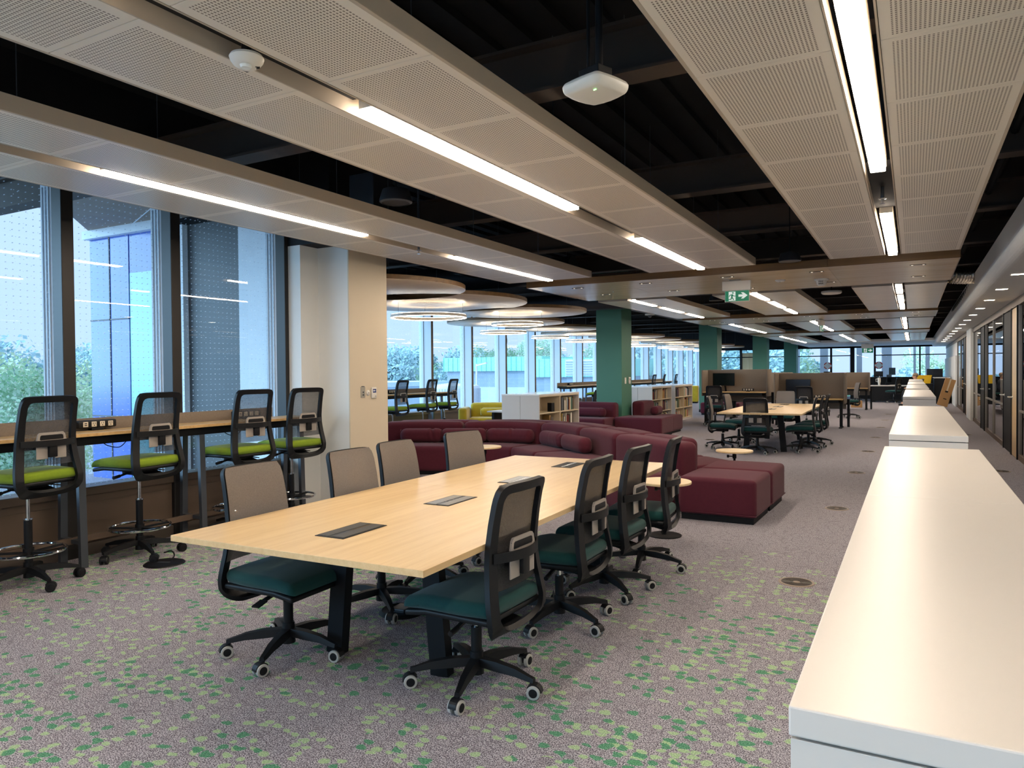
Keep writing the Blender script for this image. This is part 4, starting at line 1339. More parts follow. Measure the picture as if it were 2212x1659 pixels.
t = thing('lounge_table', 'white topped table with black leg in front of the yellow sofa', 'table', (-7.9, 14.35, 0))
MB().box(-0.5, 0.35, -0.3, 0.3, 0.60, 0.63, c=0.004).build('top', 'white_laminate', t, smooth=False)
for x in (-0.4, 0.25):
    MB().box(x - 0.03, x + 0.03, -0.2, 0.2, 0.0, 0.60).build('leg', 'black_metal', t, smooth=False)
ottoman((-9.2, 33.6, 0), 0.2, 0.5, 0.4, 'distant yellow ottoman right of the stools by the windows', mat='mustard_velvet', h=0.8, group='distant yellow seats')

# ================================================================== BOOKCASES AND BOOKS
book_cols = ['7a2f2b', '2d3c5a', 'c8bda2', '3d3a36', '8a6a3c', '4f6b58', 'd8d2c4', '1d1f24', 'a9482f', '5d5148', 'b79a4d', '7c8792']
for i, c in enumerate(book_cols):
    pm('book_cover_%d' % i, c, 0.6, var=0.12, vscale=20)
pm('book_pages', 'd9cfb9', 0.8, var=0.05, vscale=80)
book_words = ['dark red', 'navy', 'cream', 'charcoal', 'tan', 'sage green', 'off white', 'black', 'rust red', 'brown', 'mustard', 'slate grey']
book_me = {}
def book(cell_t, x, y, z, w, h, ci, label, group, lean=0.0):
    k = (round(w, 3), round(h, 2), ci)
    if k not in book_me:
        b = MB().box(-0.006, 0.0, -w / 2, w / 2, 0, h, c=0.0015, mi=0)
        b.box(-0.15, -0.004, -w / 2, -w / 2 + 0.003, 0, h, mi=0).box(-0.15, -0.004, w / 2 - 0.003, w / 2, 0, h, mi=0)
        b.box(-0.145, -0.005, -w / 2 + 0.003, w / 2 - 0.003, 0.004, h - 0.004, mi=1)
        o = b.build('book', ['book_cover_%d' % ci, 'book_pages'], None, smooth=False)
        book_me[k] = o.data
        bpy.data.objects.remove(o)
    o = link('book', book_me[k])
    o.location = (x, y, z)
    o.rotation_euler = (lean, 0, 0)
    return tag(o, label, 'book', group)
def bookcase(y0, y1, label, name_words, fills, seed):
    X0, X1, Hh = -6.9, -6.1, 1.08
    rr = random.Random(seed)
    t = thing('bookcase', label, 'bookcase', (X0, y0, 0), group='white double sided bookcases')
    L, D = y1 - y0, X1 - X0
    MB().box(-0.005, D + 0.005, -0.005, L + 0.005, Hh - 0.03, Hh, c=0.003).build('top', 'white_gloss', t, smooth=False)
    for yy in (0.0, L - 0.03):
        b = MB().box(0.002, D / 2 - 0.004, yy, yy + 0.03, 0.0, Hh - 0.03).box(D / 2 + 0.004, D - 0.0, yy, yy + 0.03, 0, Hh - 0.03)
        b.box(0.05, D - 0.05, yy + 0.008, yy + 0.03, 0, Hh - 0.03)
        b.build('end_panel', 'white_laminate', t, smooth=False)
    MB().box(0, 0.025, 0.03, L - 0.03, 0.0, Hh - 0.03).build('closed_side', 'white_laminate', t, smooth=False)
    MB().box(D / 2 - 0.01, D / 2 + 0.01, 0.03, L - 0.03, 0.08, Hh - 0.03).build('back_panel', 'shelf_cream', t, smooth=False)
    MB().box(D / 2 + 0.01, D, L / 2 - 0.015, L / 2 + 0.015, 0.08, Hh - 0.03).build('divider', 'shelf_cream', t, smooth=False)
    zs = [0.08, 0.40, 0.725]
    for z in zs:
        for a, c in ((0.03, L / 2 - 0.015), (L / 2 + 0.015, L - 0.03)):
            MB().box(D / 2 + 0.01, D - 0.004, a, c, z - 0.022, z).build('shelf', 'shelf_cream', t, smooth=False)
    MB().box(0.02, D - 0.02, 0.0, L, 0.0, 0.058).build('plinth', 'white_laminate', t, smooth=False)
    MB().box(D - 0.012, D - 0.002, 0.03, L - 0.03, Hh - 0.055, Hh - 0.03).build('front_rail', 'shelf_cream', t, smooth=False)
    rows = ('bottom', 'middle', 'top')
    for (col, row), n in fills.items():
        ya = y0 + (0.035 if col == 0 else L / 2 + 0.02)
        yb = y0 + (L / 2 - 0.02 if col == 0 else L - 0.035)
        y = ya + (0.05 if n >= 8 else (yb - ya) * 0.55)
        cell = '%s %s cell of the %s' % (rows[row], 'near' if col == 0 else 'far', name_words)
        for k in range(n):
            w = rr.choice((0.022, 0.03, 0.038, 0.048, 0.058))
            if y + w > yb - 0.02:
                break
            ci = rr.randrange(len(book_cols))
            h = rr.choice((0.20, 0.215, 0.23, 0.25, 0.265))
            book(t, X1 - 0.03 - rr.uniform(0, 0.03), y + w / 2, zs[row], w, h, ci, book_words[ci] + ' upright book in the ' + cell, 'books in the ' + cell)
            y += w + 0.0015
        if n < 8:
            pass
    return t
def bookend(x, y, z, label, h=0.17, w=0.13):
    t = thing('bookend', label, 'bookend', (x, y, z), group='black bookends')
    MB().box(-0.06, 0.06, -0.002, 0.002, 0, h, c=0.001).build('upright', 'black_metal', t, smooth=False)
    MB().box(-0.06, 0.06, 0, w, 0, 0.002).build('base', 'black_metal', t, smooth=False)
    MB().box(0.045, 0.06, -w / 2, w / 2, 0.0, h).build('face_plate', 'black_metal', t, smooth=False)
full = lambda n: {(c, r): n for c in (0, 1) for r in (0, 1, 2)}
f1 = {(1, 2): 17, (1, 1): 17, (0, 1): 3, (1, 0): 17}
bookcase(12.1, 13.95, 'white bookcase right of the yellow sofa with a half empty near column', 'bookcase by the yellow sofa', f1, 3)
bookend(-6.2, 12.78, 0.725, 'black bookend alone on the top shelf of the half empty bookcase')
bookend(-6.2, 12.47, 0.40, 'wide black bookend beside the few books of the half empty bookcase', w=0.24, h=0.15)
bookcase(18.8, 20.6, 'white bookcase just right of the nearest green column', 'bookcase beside the green column', full(14), 4)
bookcase(20.95, 22.85, 'white bookcase farthest right, standing against the column bookcase', 'farthest bookcase', full(14), 5)

# ================================================================== WHITE CABINET ROW
def cabinet(y0, y1, label, seams):
    X0, X1, Hh = -0.13, 0.285, 1.1
    t = thing('storage_cabinet', label, 'cabinet', ((X0 + X1) / 2, y0, 0), group='white storage cabinets in a row')
    w, L = (X1 - X0) / 2, y1 - y0
    ys = [0] + [L * q for q in seams] + [L]
    for a, c in zip(ys[:-1], ys[1:]):
        MB().box(-w, w, a + 0.0006, c - 0.0006, Hh - 0.036, Hh, c=0.0025).build('top', 'white_laminate', t, smooth=False)
    MB().box(-w + 0.004, w - 0.004, 0.012, L - 0.012, 0.06, Hh - 0.040).build('body', 'white_laminate', t, smooth=False)
    MB().box(-w + 0.03, w - 0.03, 0.04, L - 0.04, 0, 0.06).build('plinth', 'black_metal', t, smooth=False)
    b = MB().box(-w + 0.002, w - 0.002, 0.004, 0.012, Hh - 0.085, Hh - 0.040, c=0.001).box(-w + 0.002, w - 0.002, 0.004, 0.012, 0.06, 0.10)
    b.box(-w + 0.002, -w + 0.03, 0.004, 0.012, 0.10, Hh - 0.085).box(w - 0.03, w - 0.002, 0.004, 0.012, 0.10, Hh - 0.085)
    b.build('end_frame', 'white_laminate', t, smooth=False)
    n = max(2, int(L / 0.9))
    for k in range(n):
        a, c = 0.02 + (L - 0.04) * k / n, 0.02 + (L - 0.04) * (k + 1) / n
        for sd in (-1, 1):
            d = MB().box(sd * (w - 0.004), sd * w * 0.999, a + 0.002, c - 0.002, 0.065, Hh - 0.044, c=0.001).build('door', 'white_laminate', t, smooth=False)
            MB().box(sd * w, sd * (w + 0.01), c - 0.06, c - 0.045, 0.8, 0.92, c=0.002).build('handle', 'alu', d, smooth=False)
    return t
cn = ['nearest long white cabinet, filling the lower right corner', 'second white cabinet in the row down the aisle', 'third white cabinet in the row, glossy top', 'fourth white cabinet in the row', 'fifth white cabinet in the row', 'farthest white cabinet, in front of the seated person']
for (a, c), lb in zip(((0.91, 4.23), (5.02, 8.92), (11.86, 15.76), (16.9, 20.8), (21.6, 25.6), (27.2, 31.6)), cn):
    cabinet(a, c, lb, (0.5,) if a < 2 else (0.5,))

# ================================================================== SCREENED DESKS
def monitor(loc, rz, label, z0):
    t = thing('monitor', label, 'monitor', loc, rz, 'desk monitors')
    MB().box(-0.31, 0.31, 0.0, 0.022, z0, z0 + 0.36, c=0.006).build('bezel', 'black_plastic', t, smooth=False)
    MB().box(-0.302, 0.302, -0.0015, 0.0, z0 + 0.012, z0 + 0.352).build('screen', 'screen_black', t, smooth=False)
    b = MB().bar((0, 0.02, z0 + 0.18), (0.0, 0.11, z0 + 0.10), 0.05, 0.03).bar((0, 0.11, z0 + 0.12), (0.02, 0.16, 0.0), 0.04, 0.03)
    b.build('arm', 'black_metal', t)
    return t
def desk(x0, x1, yf, zt, zs, label, mon=None, pw=None, chairless=True):
    xc = (x0 + x1) / 2
    t = thing('workstation_desk', label, 'desk', (xc, yf, 0), group='desks with felt screens')
    w = (x1 - x0) / 2
    MB().box(-w, w, 0, 0.68, zt - 0.025, zt, c=0.002).build('worktop', 'oak_edge', t, smooth=False)
    MB().box(-w + 0.1, w - 0.1, 0.06, 0.62, zt - 0.10, zt - 0.026).build('under_frame', 'black_metal', t, smooth=False)
    MB().box(-w - 0.03, w + 0.03, 0.70, 0.73, zt - 0.28, zs, c=0.01).build('felt_screen', 'felt', t)
    for sd in (-1, 1):
        MB().box(sd * (w + 0.015), sd * (w + 0.045), 0.05, 0.73, zt - 0.12, zs - 0.01, c=0.008).build('felt_wing', 'felt', t)
        MB().box(sd * (w - 0.10), sd * (w - 0.03), 0.28, 0.36, 0.02, zt - 0.09).build('lift_column', 'black_metal', t, smooth=False)
        MB().box(sd * (w - 0.10), sd * (w - 0.03), 0.04, 0.62, 0.0, 0.025, c=0.005).build('foot', 'black_metal', t, smooth=False)
        MB().box(sd * (w + 0.05), sd * (w + 0.11), 0.64, 0.72, 0.0, zt - 0.02).build('screen_post', 'black_metal', t, smooth=False)
    return t
desk(-5.20, -3.50, 20.55, 0.90, 1.52, 'left desk with tall grey felt screen, tilted monitor and power bar')
monitor((-4.73, 21.06, 0.90), R_(-4), 'tilted black monitor on the left screened desk', 0.16)
power_bar((-4.05, 21.05, 0.90), 0, 'power bar on the left screened desk')
desk(-3.17, -1.55, 20.1, 0.745, 1.41, 'right desk with grey felt screen facing the second oak table')
monitor((-2.68, 20.62, 0.745), 0, 'black monitor on the right screened desk', 0.14)
power_bar((-2.12, 20.6, 0.745), 0, 'power bar on the right screened desk')
desk(-3.1, -1.45, 29.6, 0.80, 1.38, 'farther felt screened desk on the aisle beyond the right desk')
monitor((-2.75, 30.1, 0.80), 0, 'monitor on the farther felt screened desk', 0.14)
desk(-5.0, -3.3, 23.2, 0.76, 1.42, 'felt screened desk directly behind the left desk')

# ================================================================== FAR OFFICE END
t = thing('reception_desk', 'black reception desk with white top near the far glazing', 'desk', (-0.95, 37.2, 0))
MB().box(-0.75, 0.75, -0.4, 0.4, 0.72, 0.76, c=0.004).build('top', 'white_laminate', t, smooth=False)
MB().box(-0.55, 0.55, -0.38, -0.34, 0.05, 0.72).build('modesty_panel', 'black_metal', t, smooth=False)
for sd in (-1, 1):
    MB().box(sd * 0.55, sd * 0.68, -0.36, 0.36, 0, 0.72).build('pedestal', 'black_metal', t, smooth=False)
t = thing('tumbler', 'white handled tumbler cup on the black reception desk', 'cup', (-1.35, 37.0, 0.76))
MB().lathe([(0, 0), (0.045, 0), (0.05, 0.1), (0.068, 0.16), (0.068, 0.34), (0, 0.34)], n=20).build('cup', 'white_plastic', t)
MB().tube([(-0.06, 0, 0.30), (-0.13, 0, 0.29), (-0.13, 0, 0.17), (-0.06, 0, 0.16)], 0.012, n=8).build('handle', 'white_plastic', t)
MB().cyl((0, 0, 0.34), (0.01, 0, 0.42), 0.008, n=6).build('straw', 'white_plastic', t)
t = thing('keyboard', 'pale keyboard lying on the black reception desk', 'keyboard', (-0.72, 36.95, 0.76))
MB().box(-0.22, 0.22, -0.07, 0.07, 0, 0.018, c=0.004).build('case', 'device_grey', t, smooth=False)
for k in range(3):
    MB().box(-0.21, 0.21, -0.06 + k * 0.042, -0.025 + k * 0.042, 0.018, 0.024).build('key_row', 'white_plastic', t, smooth=False)
monitor((-0.95, 37.35, 0.76), R_(75), 'monitor seen edge on at the reception desk', 0.12)
t = thing('low_cabinet', 'long black low cabinet under the far glazing', 'cabinet', (-0.6, 41.0, 0))
MB().box(-2.2, 2.0, -0.25, 0.25, 1.05, 1.1, c=0.004).build('top', 'black_metal', t, smooth=False)
for k in range(4):
    MB().box(-2.2 + k * 1.05, -1.17 + k * 1.05, -0.25, 0.25, 0, 1.05).build('unit', 'black_metal', t, smooth=False)
monitor((-0.9, 40.9, 1.1), R_(65), 'monitor on the long black cabinet, seen at an angle', 0.1)
t = thing('filing_cabinet', 'black filing cabinet with pale top beside the leaning cardboard box', 'cabinet', (0.98, 37.3, 0))
MB().box(-0.2, 0.42, -1.2, 1.2, 1.08, 1.11, c=0.003).build('top', 'white_laminate', t, smooth=False)
MB().box(-0.17, 0.40, -1.2, 1.2, 0, 1.08).build('body', 'black_metal', t, smooth=False)
for k in range(3):
    MB().box(-0.185, -0.17, -1.15, 1.15, 0.06 + k * 0.34, 0.36 + k * 0.34, c=0.004).build('drawer', 'black_plastic', t, smooth=False)
monitor((0.85, 37.6, 1.11), 0, 'square black monitor on top of the filing cabinet', 0.02)
t = thing('storage_bin', 'bright yellow plastic bin beyond the white cabinets', 'bin', (0.40, 36.2, 0.86))
def tap(x, y, z):
    f = 0.86 + 0.14 * z / 0.34
    return (x * f, y * f, z)
b = MB()
for a in ((-0.30, 0.30, -0.2, -0.19), (-0.30, 0.30, 0.19, 0.2), (-0.30, -0.29, -0.2, 0.2), (0.29, 0.30, -0.2, 0.2)):
    b.box(a[0], a[1], a[2], a[3], 0, 0.34, fn=tap)
b.box(-0.29, 0.29, -0.19, 0.19, 0, 0.01, fn=tap)
b.build('tub', 'yellow_plastic', t, smooth=False)
MB().tube([(-0.31, -0.21, 0.34), (0.31, -0.21, 0.34), (0.31, 0.21, 0.34), (-0.31, 0.21, 0.34)], 0.014, n=6, closed=True).build('lip', 'yellow_plastic', t)
t = thing('bin_stand', 'low dark cabinet carrying the yellow bin', 'cabinet', (0.40, 36.2, 0))
MB().box(-0.33, 0.33, -0.28, 0.28, 0.0, 0.83).build('body', 'black_metal', t, smooth=False)
MB().box(-0.35, 0.35, -0.3, 0.3, 0.83, 0.86, c=0.003).build('top', 'black_plastic', t, smooth=False)
def carton(loc, rot, hx, hy, hz, label):
    t = thing('cardboard_box', label, 'box', loc, 0, 'cardboard boxes')
    t.rotation_euler = rot
    MB().box(-hx, hx, -hy, hy, 0, 2 * hz, c=0.006).build('carton', 'cardboard', t, smooth=False)
    MB().box(-hx * 0.98, hx * 0.98, -0.025, 0.025, 2 * hz, 2 * hz + 0.0015).box(-0.025, 0.025, -hy - 0.0015, -hy, 2 * hz * 0.5, 2 * hz).build('tape', 'shelf_cream', t, smooth=False)
    MB().box(-hx * 0.3, hx * 0.25, -hy - 0.002, -hy, hz * 1.0, hz * 1.12).box(-hx * 0.2, hx * 0.4, -hy - 0.002, -hy, hz * 0.5, hz * 0.56).build('print', 'black_plastic', t, smooth=False)
carton((0.98, 32.8, 0.05), (0, R_(16), 0), 0.18, 0.1, 0.54, 'tall cardboard box leaning against the office front')
carton((0.62, 35.6, 0), (0, 0, 0.1), 0.16, 0.15, 0.16, 'small cardboard box on the floor behind the cabinets')
carton((-1.95, 31.6, 0), (0, 0, 0.1), 0.2, 0.15, 0.13, 'cardboard box on the floor under the farther felt desk')
# seated person beyond the last cabinet: only the head shows
place(chair1, None, 0.08, 33.3, R_(100), 'office chair under the seated person', 'task chairs at the far end', 0.2)
p = thing('person', 'person with short light hair seated beyond the cabinets, facing left in a dark shirt', 'person', (0.08, 33.3, 0), R_(100))
def skin_mesh(name, verts, edges, radii, mat, parent, root=0):
    me = bpy.data.meshes.new(name)
    me.from_pydata(verts, edges, [])
    o = link(name, me, parent)
    o.modifiers.new('skin', 'SKIN')
    for v, r in zip(me.skin_vertices[0].data, radii):
        v.radius = (r, r)
    me.skin_vertices[0].data[root].use_root = True
    sm = o.modifiers.new('smooth', 'SUBSURF')
    sm.levels = sm.render_levels = 2
    me.materials.append(M[mat])
    return o
bv = [(0, 0, .62), (0, -.05, .80), (0, -.04, .98), (0, -.01, 1.06), (0, .01, 1.14), (0, .025, 1.20), (0, .02, 1.265),
      (.17, -.03, .97), (.22, .06, .78), (.16, .26, .72), (.13, .33, .72),
      (-.17, -.03, .97), (-.22, .06, .78), (-.16, .26, .72), (-.13, .33, .72),
      (.11, .38, .60), (.11, .42, .12), (.11, .50, .06), (-.11, .38, .60), (-.11, .42, .12), (-.11, .50, .06), (0, .125, 1.18),
      (.12, .37, .715), (.135, .39, .712), (.15, .38, .71), (-.12, .37, .715), (-.135, .39, .712), (-.15, .38, .71)]
be = [(0, 1), (1, 2), (2, 3), (3, 4), (4, 5), (5, 6), (2, 7), (7, 8), (8, 9), (9, 10), (2, 11), (11, 12), (12, 13), (13, 14), (0, 15), (15, 16), (16, 17), (0, 18), (18, 19), (19, 20), (5, 21), (10, 22), (10, 23), (10, 24), (14, 25), (14, 26), (14, 27)]
br = [.15, .15, .13, .055, .075, .09, .06, .06, .045, .036, .03, .06, .045, .036, .03, .085, .05, .04, .085, .05, .04, .012, .009, .009, .009, .009, .009, .009]
skin_mesh('body', bv, be, br, 'skin', p)
skin_mesh('shirt', [(0, 0, .64), (0, -.05, .80), (0, -.04, .97), (.175, -.03, .965), (.225, .06, .79), (-.175, -.03, .965), (-.225, .06, .79)], [(0, 1), (1, 2), (2, 3), (3, 4), (2, 5), (5, 6)], [.165, .165, .145, .072, .058, .072, .058], 'shirt', p)
skin_mesh('sleeves', [(0, -.04, .97), (.175, -.03, .965), (.225, .06, .78), (.165, .25, .722), (-.175, -.03, .965), (-.225, .06, .78), (-.165, .25, .722)], [(0, 1), (1, 2), (2, 3), (0, 4), (4, 5), (5, 6)], [.12, .075, .06, .048, .075, .06, .048], 'shirt', p)
skin_mesh('trousers', [(0, 0, .62), (.11, .38, .60), (.11, .42, .14), (-.11, .38, .60), (-.11, .42, .14)], [(0, 1), (1, 2), (0, 3), (3, 4)], [.175, .10, .075, .10, .075], 'black_metal', p)
for sd in (-1, 1):
    MB().rbox(0.05, 0.13, 0.05, 0.045, (sd * 0.11, 0.46, 0.05), seg=3, mid=2).build('shoe', 'black_plastic', p)
b = MB().rbox(0.088, 0.105, 0.085, 0.085, (0, -0.005, 1.245), seg=4, mid=1, fn=lambda x, y, z: (x, y, z if z > 1.2 else 1.2 + (z - 1.2) * (1.0 if y < 0 else 0.2)))
b.build('hair', 'hair', p, sharp=2)
for sd in (-1, 1):
    MB().rbox(0.008, 0.018, 0.028, 0.008, (sd * 0.085, 0.02, 1.19), seg=2, mid=1).build('ear', 'skin', p)
# round notices on the far glass
def notice(px, label):
    x = far_x(px)
    t = thing('glass_notice', label, 'sign', (x, Y1 - 0.10, 1.70), group='round notices on the far glass')
    MB().lathe([(0, -0.004), (0.20, -0.004), (0.20, 0.0), (0, 0.0)], n=28, axis='y').build('sheet', 'exit_white', t)
    b = MB()
    for k in range(4):
        a0 = k * PI / 2 + 0.25
        for q in range(5):
            a, c = a0 + q * 0.21, a0 + (q + 1) * 0.21
            b.add([(0.15 * math.cos(a), -0.006, 0.15 * math.sin(a)), (0.20 * math.cos(a), -0.006, 0.20 * math.sin(a)), (0.20 * math.cos(c), -0.006, 0.20 * math.sin(c)), (0.15 * math.cos(c), -0.006, 0.15 * math.sin(c))], [(0, 1, 2, 3)])
    b.build('red_border', 'sign_red', t, smooth=False)
    MB().box(-0.2, 0.2, -0.006, -0.002, -0.62, -0.32).build('booking_panel', 'screen_black', t, smooth=False)
notice(1783, 'round red edged notice above a black panel on the far glass, left one')
notice(1899, 'round red edged notice above a black panel on the far glass, right one')

# ================================================================== FLOOR DIFFUSERS
def diffuser():
    t = thing('floor_diffuser', 'x', 'floor vent')
    MB().lathe([(0.103, 0.004), (0.118, 0.004), (0.122, 0.0)], n=40).build('rim', 'grille_rim', t)
    b = MB().lathe([(0, 0.0015), (0.103, 0.0015)], n=40)
    for k in range(7):
        r = 0.034 + k * 0.0105
        b.lathe([(r, 0.0015), (r, 0.0045), (r + 0.005, 0.0045), (r + 0.005, 0.0015)], n=36)
    b.build('grille', 'grille_brown', t)
    MB().lathe([(0, 0.005), (0.022, 0.005), (0.024, 0.0015)], n=24).build('hub', 'grille_rim', t)
    return t
d0 = diffuser()
nm = ['nearest', 'second', 'third', 'fourth', 'fifth', 'sixth', 'seventh', 'eighth']
spots = [(-0.72, 5.44 + 3.09 * k, 'round floor vent left of the white cabinets, %s along the aisle' % nm[k]) for k in range(8)]
spots += [(1.12, 12.66, 'round floor vent between the cabinets and the office fronts, nearer one'), (1.05, 19.3, 'round floor vent between the cabinets and the office fronts, farther one'),
          (-3.85, 15.85, 'round floor vent between the column ottomans and the second oak table')]
for i, (x, y, lb) in enumerate(spots):
    if i == 0:
        d0.location = (x, y, 0); d0['label'] = lb; d0['group'] = 'round floor vents'
    else:
        dup(d0, (x, y, 0), 0, lb, 'round floor vents')

# ================================================================== SMALL FITTINGS
t = thing('switch_plate', 'grey steel switch plate on the pale pier', 'switch', (-5.385, 6.31, 1.29))
MB().box(0, 0.008, -0.035, 0.035, -0.06, 0.06, c=0.002).build('plate', 'device_grey', t, smooth=False)
for z in (-0.03, 0.0):
    MB().box(0.008, 0.012, -0.01, 0.01, z - 0.008, z + 0.008, c=0.002).build('button', 'dark_steel', t, smooth=False)
MB().box(0.0, 0.01, -0.02, 0.02, 0.06, 0.068).build('top_clip', 'dark_steel', t, smooth=False)
t = thing('wall_sensor', 'small round white sensor between switch plate and thermostat', 'sensor', (-5.385, 6.40, 1.28))
MB().lathe([(0, 0.012), (0.022, 0.012), (0.03, 0.006), (0.032, 0.0)], n=20, axis='x').build('dome', 'white_plastic', t)
MB().lathe([(0, 0.014), (0.006, 0.013), (0.006, 0.012)], n=10, axis='x').build('lens', 'black_plastic', t)
t = thing('thermostat', 'white thermostat with blue screen on the pale pier', 'thermostat', (-5.385, 6.49, 1.28))
MB().box(0, 0.02, -0.042, 0.042, -0.062, 0.062, c=0.008).build('case', 'white_plastic', t)
pm('lcd_blue', '2a3e78', 0.2)
o = MB().box(0.02, 0.0215, -0.028, 0.028, 0.0, 0.042).build('screen', 'lcd_blue', t, smooth=False)
MB().box(0.0215, 0.022, -0.02, -0.012, 0.014, 0.03).box(0.0215, 0.022, -0.006, 0.002, 0.014, 0.03).box(0.0215, 0.022, 0.008, 0.02, 0.018, 0.022).build('digits', 'exit_white', o, smooth=False)
MB().box(0.02, 0.022, 0.012, 0.024, -0.045, -0.034).build('button', 'device_grey', t, smooth=False)
t = thing('switch_plate', 'white blank plate on the nearest green column', 'switch', (-6.10, 16.74, 1.27), group='plates on the green column')
MB().box(0, 0.01, -0.05, 0.05, -0.075, 0.075, c=0.003).build('plate', 'white_plastic', t, smooth=False)
MB().box(0.01, 0.012, -0.02, 0.02, -0.02, 0.02).build('rocker', 'exit_white', t, smooth=False)
t = thing('thermostat', 'white controller with black window on the nearest green column', 'thermostat', (-6.10, 17.02, 1.27), group='plates on the green column')
MB().box(0, 0.02, -0.065, 0.065, -0.08, 0.085, c=0.008).build('case', 'white_plastic', t)
MB().box(0.02, 0.0215, -0.02, 0.02, 0.0, 0.05).build('window', 'screen_black', t, smooth=False)
# wireless access point hung from the deck
t = thing('access_point', 'white rounded square access point hanging from black conduit', 'access point', (-1.06, 2.6, 2.545), R_(-20))
MB().rbox(0.105, 0.105, 0.028, 0.028, (0, 0, 0.028), seg=4, mid=4, fn=lambda x, y, z: (x * (1 - 0.10 * (y / 0.105) ** 2), y * (1 - 0.10 * (x / 0.105) ** 2), z + (0.012 if z < 0.03 else 0) * (0 if z > 0.03 else ((x / 0.105) ** 2 + (y / 0.105) ** 2) * 0.5))).build('shell', 'white_plastic', t, sharp=1.5)
MB().box(-0.05, 0.05, -0.04, 0.04, 0.056, 0.105, c=0.003).build('junction_box', 'black_metal', t, smooth=False)
MB().cyl((-0.035, 0, 0.1), (-0.035, 0, 1.45), 0.007, n=8).cyl((0.02, 0, 0.1), (0.02, 0, 1.45), 0.014, n=10).build('conduit', 'black_metal', t)
MB().box(0.04, 0.052, -0.055, -0.052, -0.0005, 0.002).build('status_led', 'led_green', t, smooth=False)
t = thing('occupancy_sensor', 'round white occupancy sensor in the slot of the table raft', 'sensor', (-2.29, 2.02, 2.70))
MB().lathe([(0, 0.0), (0.03, 0.0), (0.05, 0.012), (0.062, 0.028), (0.066, 0.04), (0.06, 0.05), (0, 0.052)], n=32).build('dome', 'white_plastic', t)
MB().lathe([(0, -0.008), (0.018, -0.006), (0.024, 0.004)], n=20, ctr=(0.012, -0.015, 0)).build('lens', 'exit_white', t)
b = MB()
for sx in (-1, 1):
    for k in range(3):
        b.box(sx * 0.028 - 0.009, sx * 0.028 + 0.009, 0.012 + k * 0.008, 0.016 + k * 0.008, 0.003, 0.012)
b.build('grille', 'black_plastic', t, smooth=False)['kind'] = 'stuff'
MB().cyl((0, 0, 0.05), (0, 0, 0.2), 0.02, n=12).build('stem', 'black_metal', t)
def speaker(x, y, z, label, r=0.13):
    t = thing('ceiling_speaker', label, 'speaker', (x, y, z), group='round pendant ceiling speakers')
    MB().lathe([(0, 0.0), (r * 0.82, 0.0), (r * 0.84, -0.004), (r, 0.004), (r, 0.02), (r * 0.8, 0.10), (0, 0.12)], n=32).build('can', 'duct_dark', t)
    MB().lathe([(r * 0.84, -0.005), (r * 0.99, 0.003), (r, 0.008)], n=32).build('rim', 'dark_steel', t)
    MB().cyl((0, 0, 0.11), (0, 0, 4.0 - z), 0.006, n=6).build('hanger', 'black_metal', t)
speaker(-3.59, 4.63, 2.85, 'dark round pendant speaker between the window raft and the table raft')
speaker(-1.3, 9.3, 2.80, 'dark round pendant speaker in front of the nearest oak beam')
speaker(-3.35, 14.3, 2.85, 'dark round pendant speaker beyond the nearest oak beam')
t = thing('plenum_box', 'dark square box hanging above the window raft', 'duct', (-4.35, 5.25, 3.0))
MB().box(-0.14, 0.14, -0.14, 0.14, -0.02, 0.3, c=0.006).build('casing', 'duct_dark', t, smooth=False)
MB().cyl((0, -0.1, 0.3), (0, -0.1, 1.0), 0.006, n=6).cyl((0, 0.1, 0.3), (0, 0.1, 1.0), 0.006, n=6).build('hanger', 'black_metal', t)
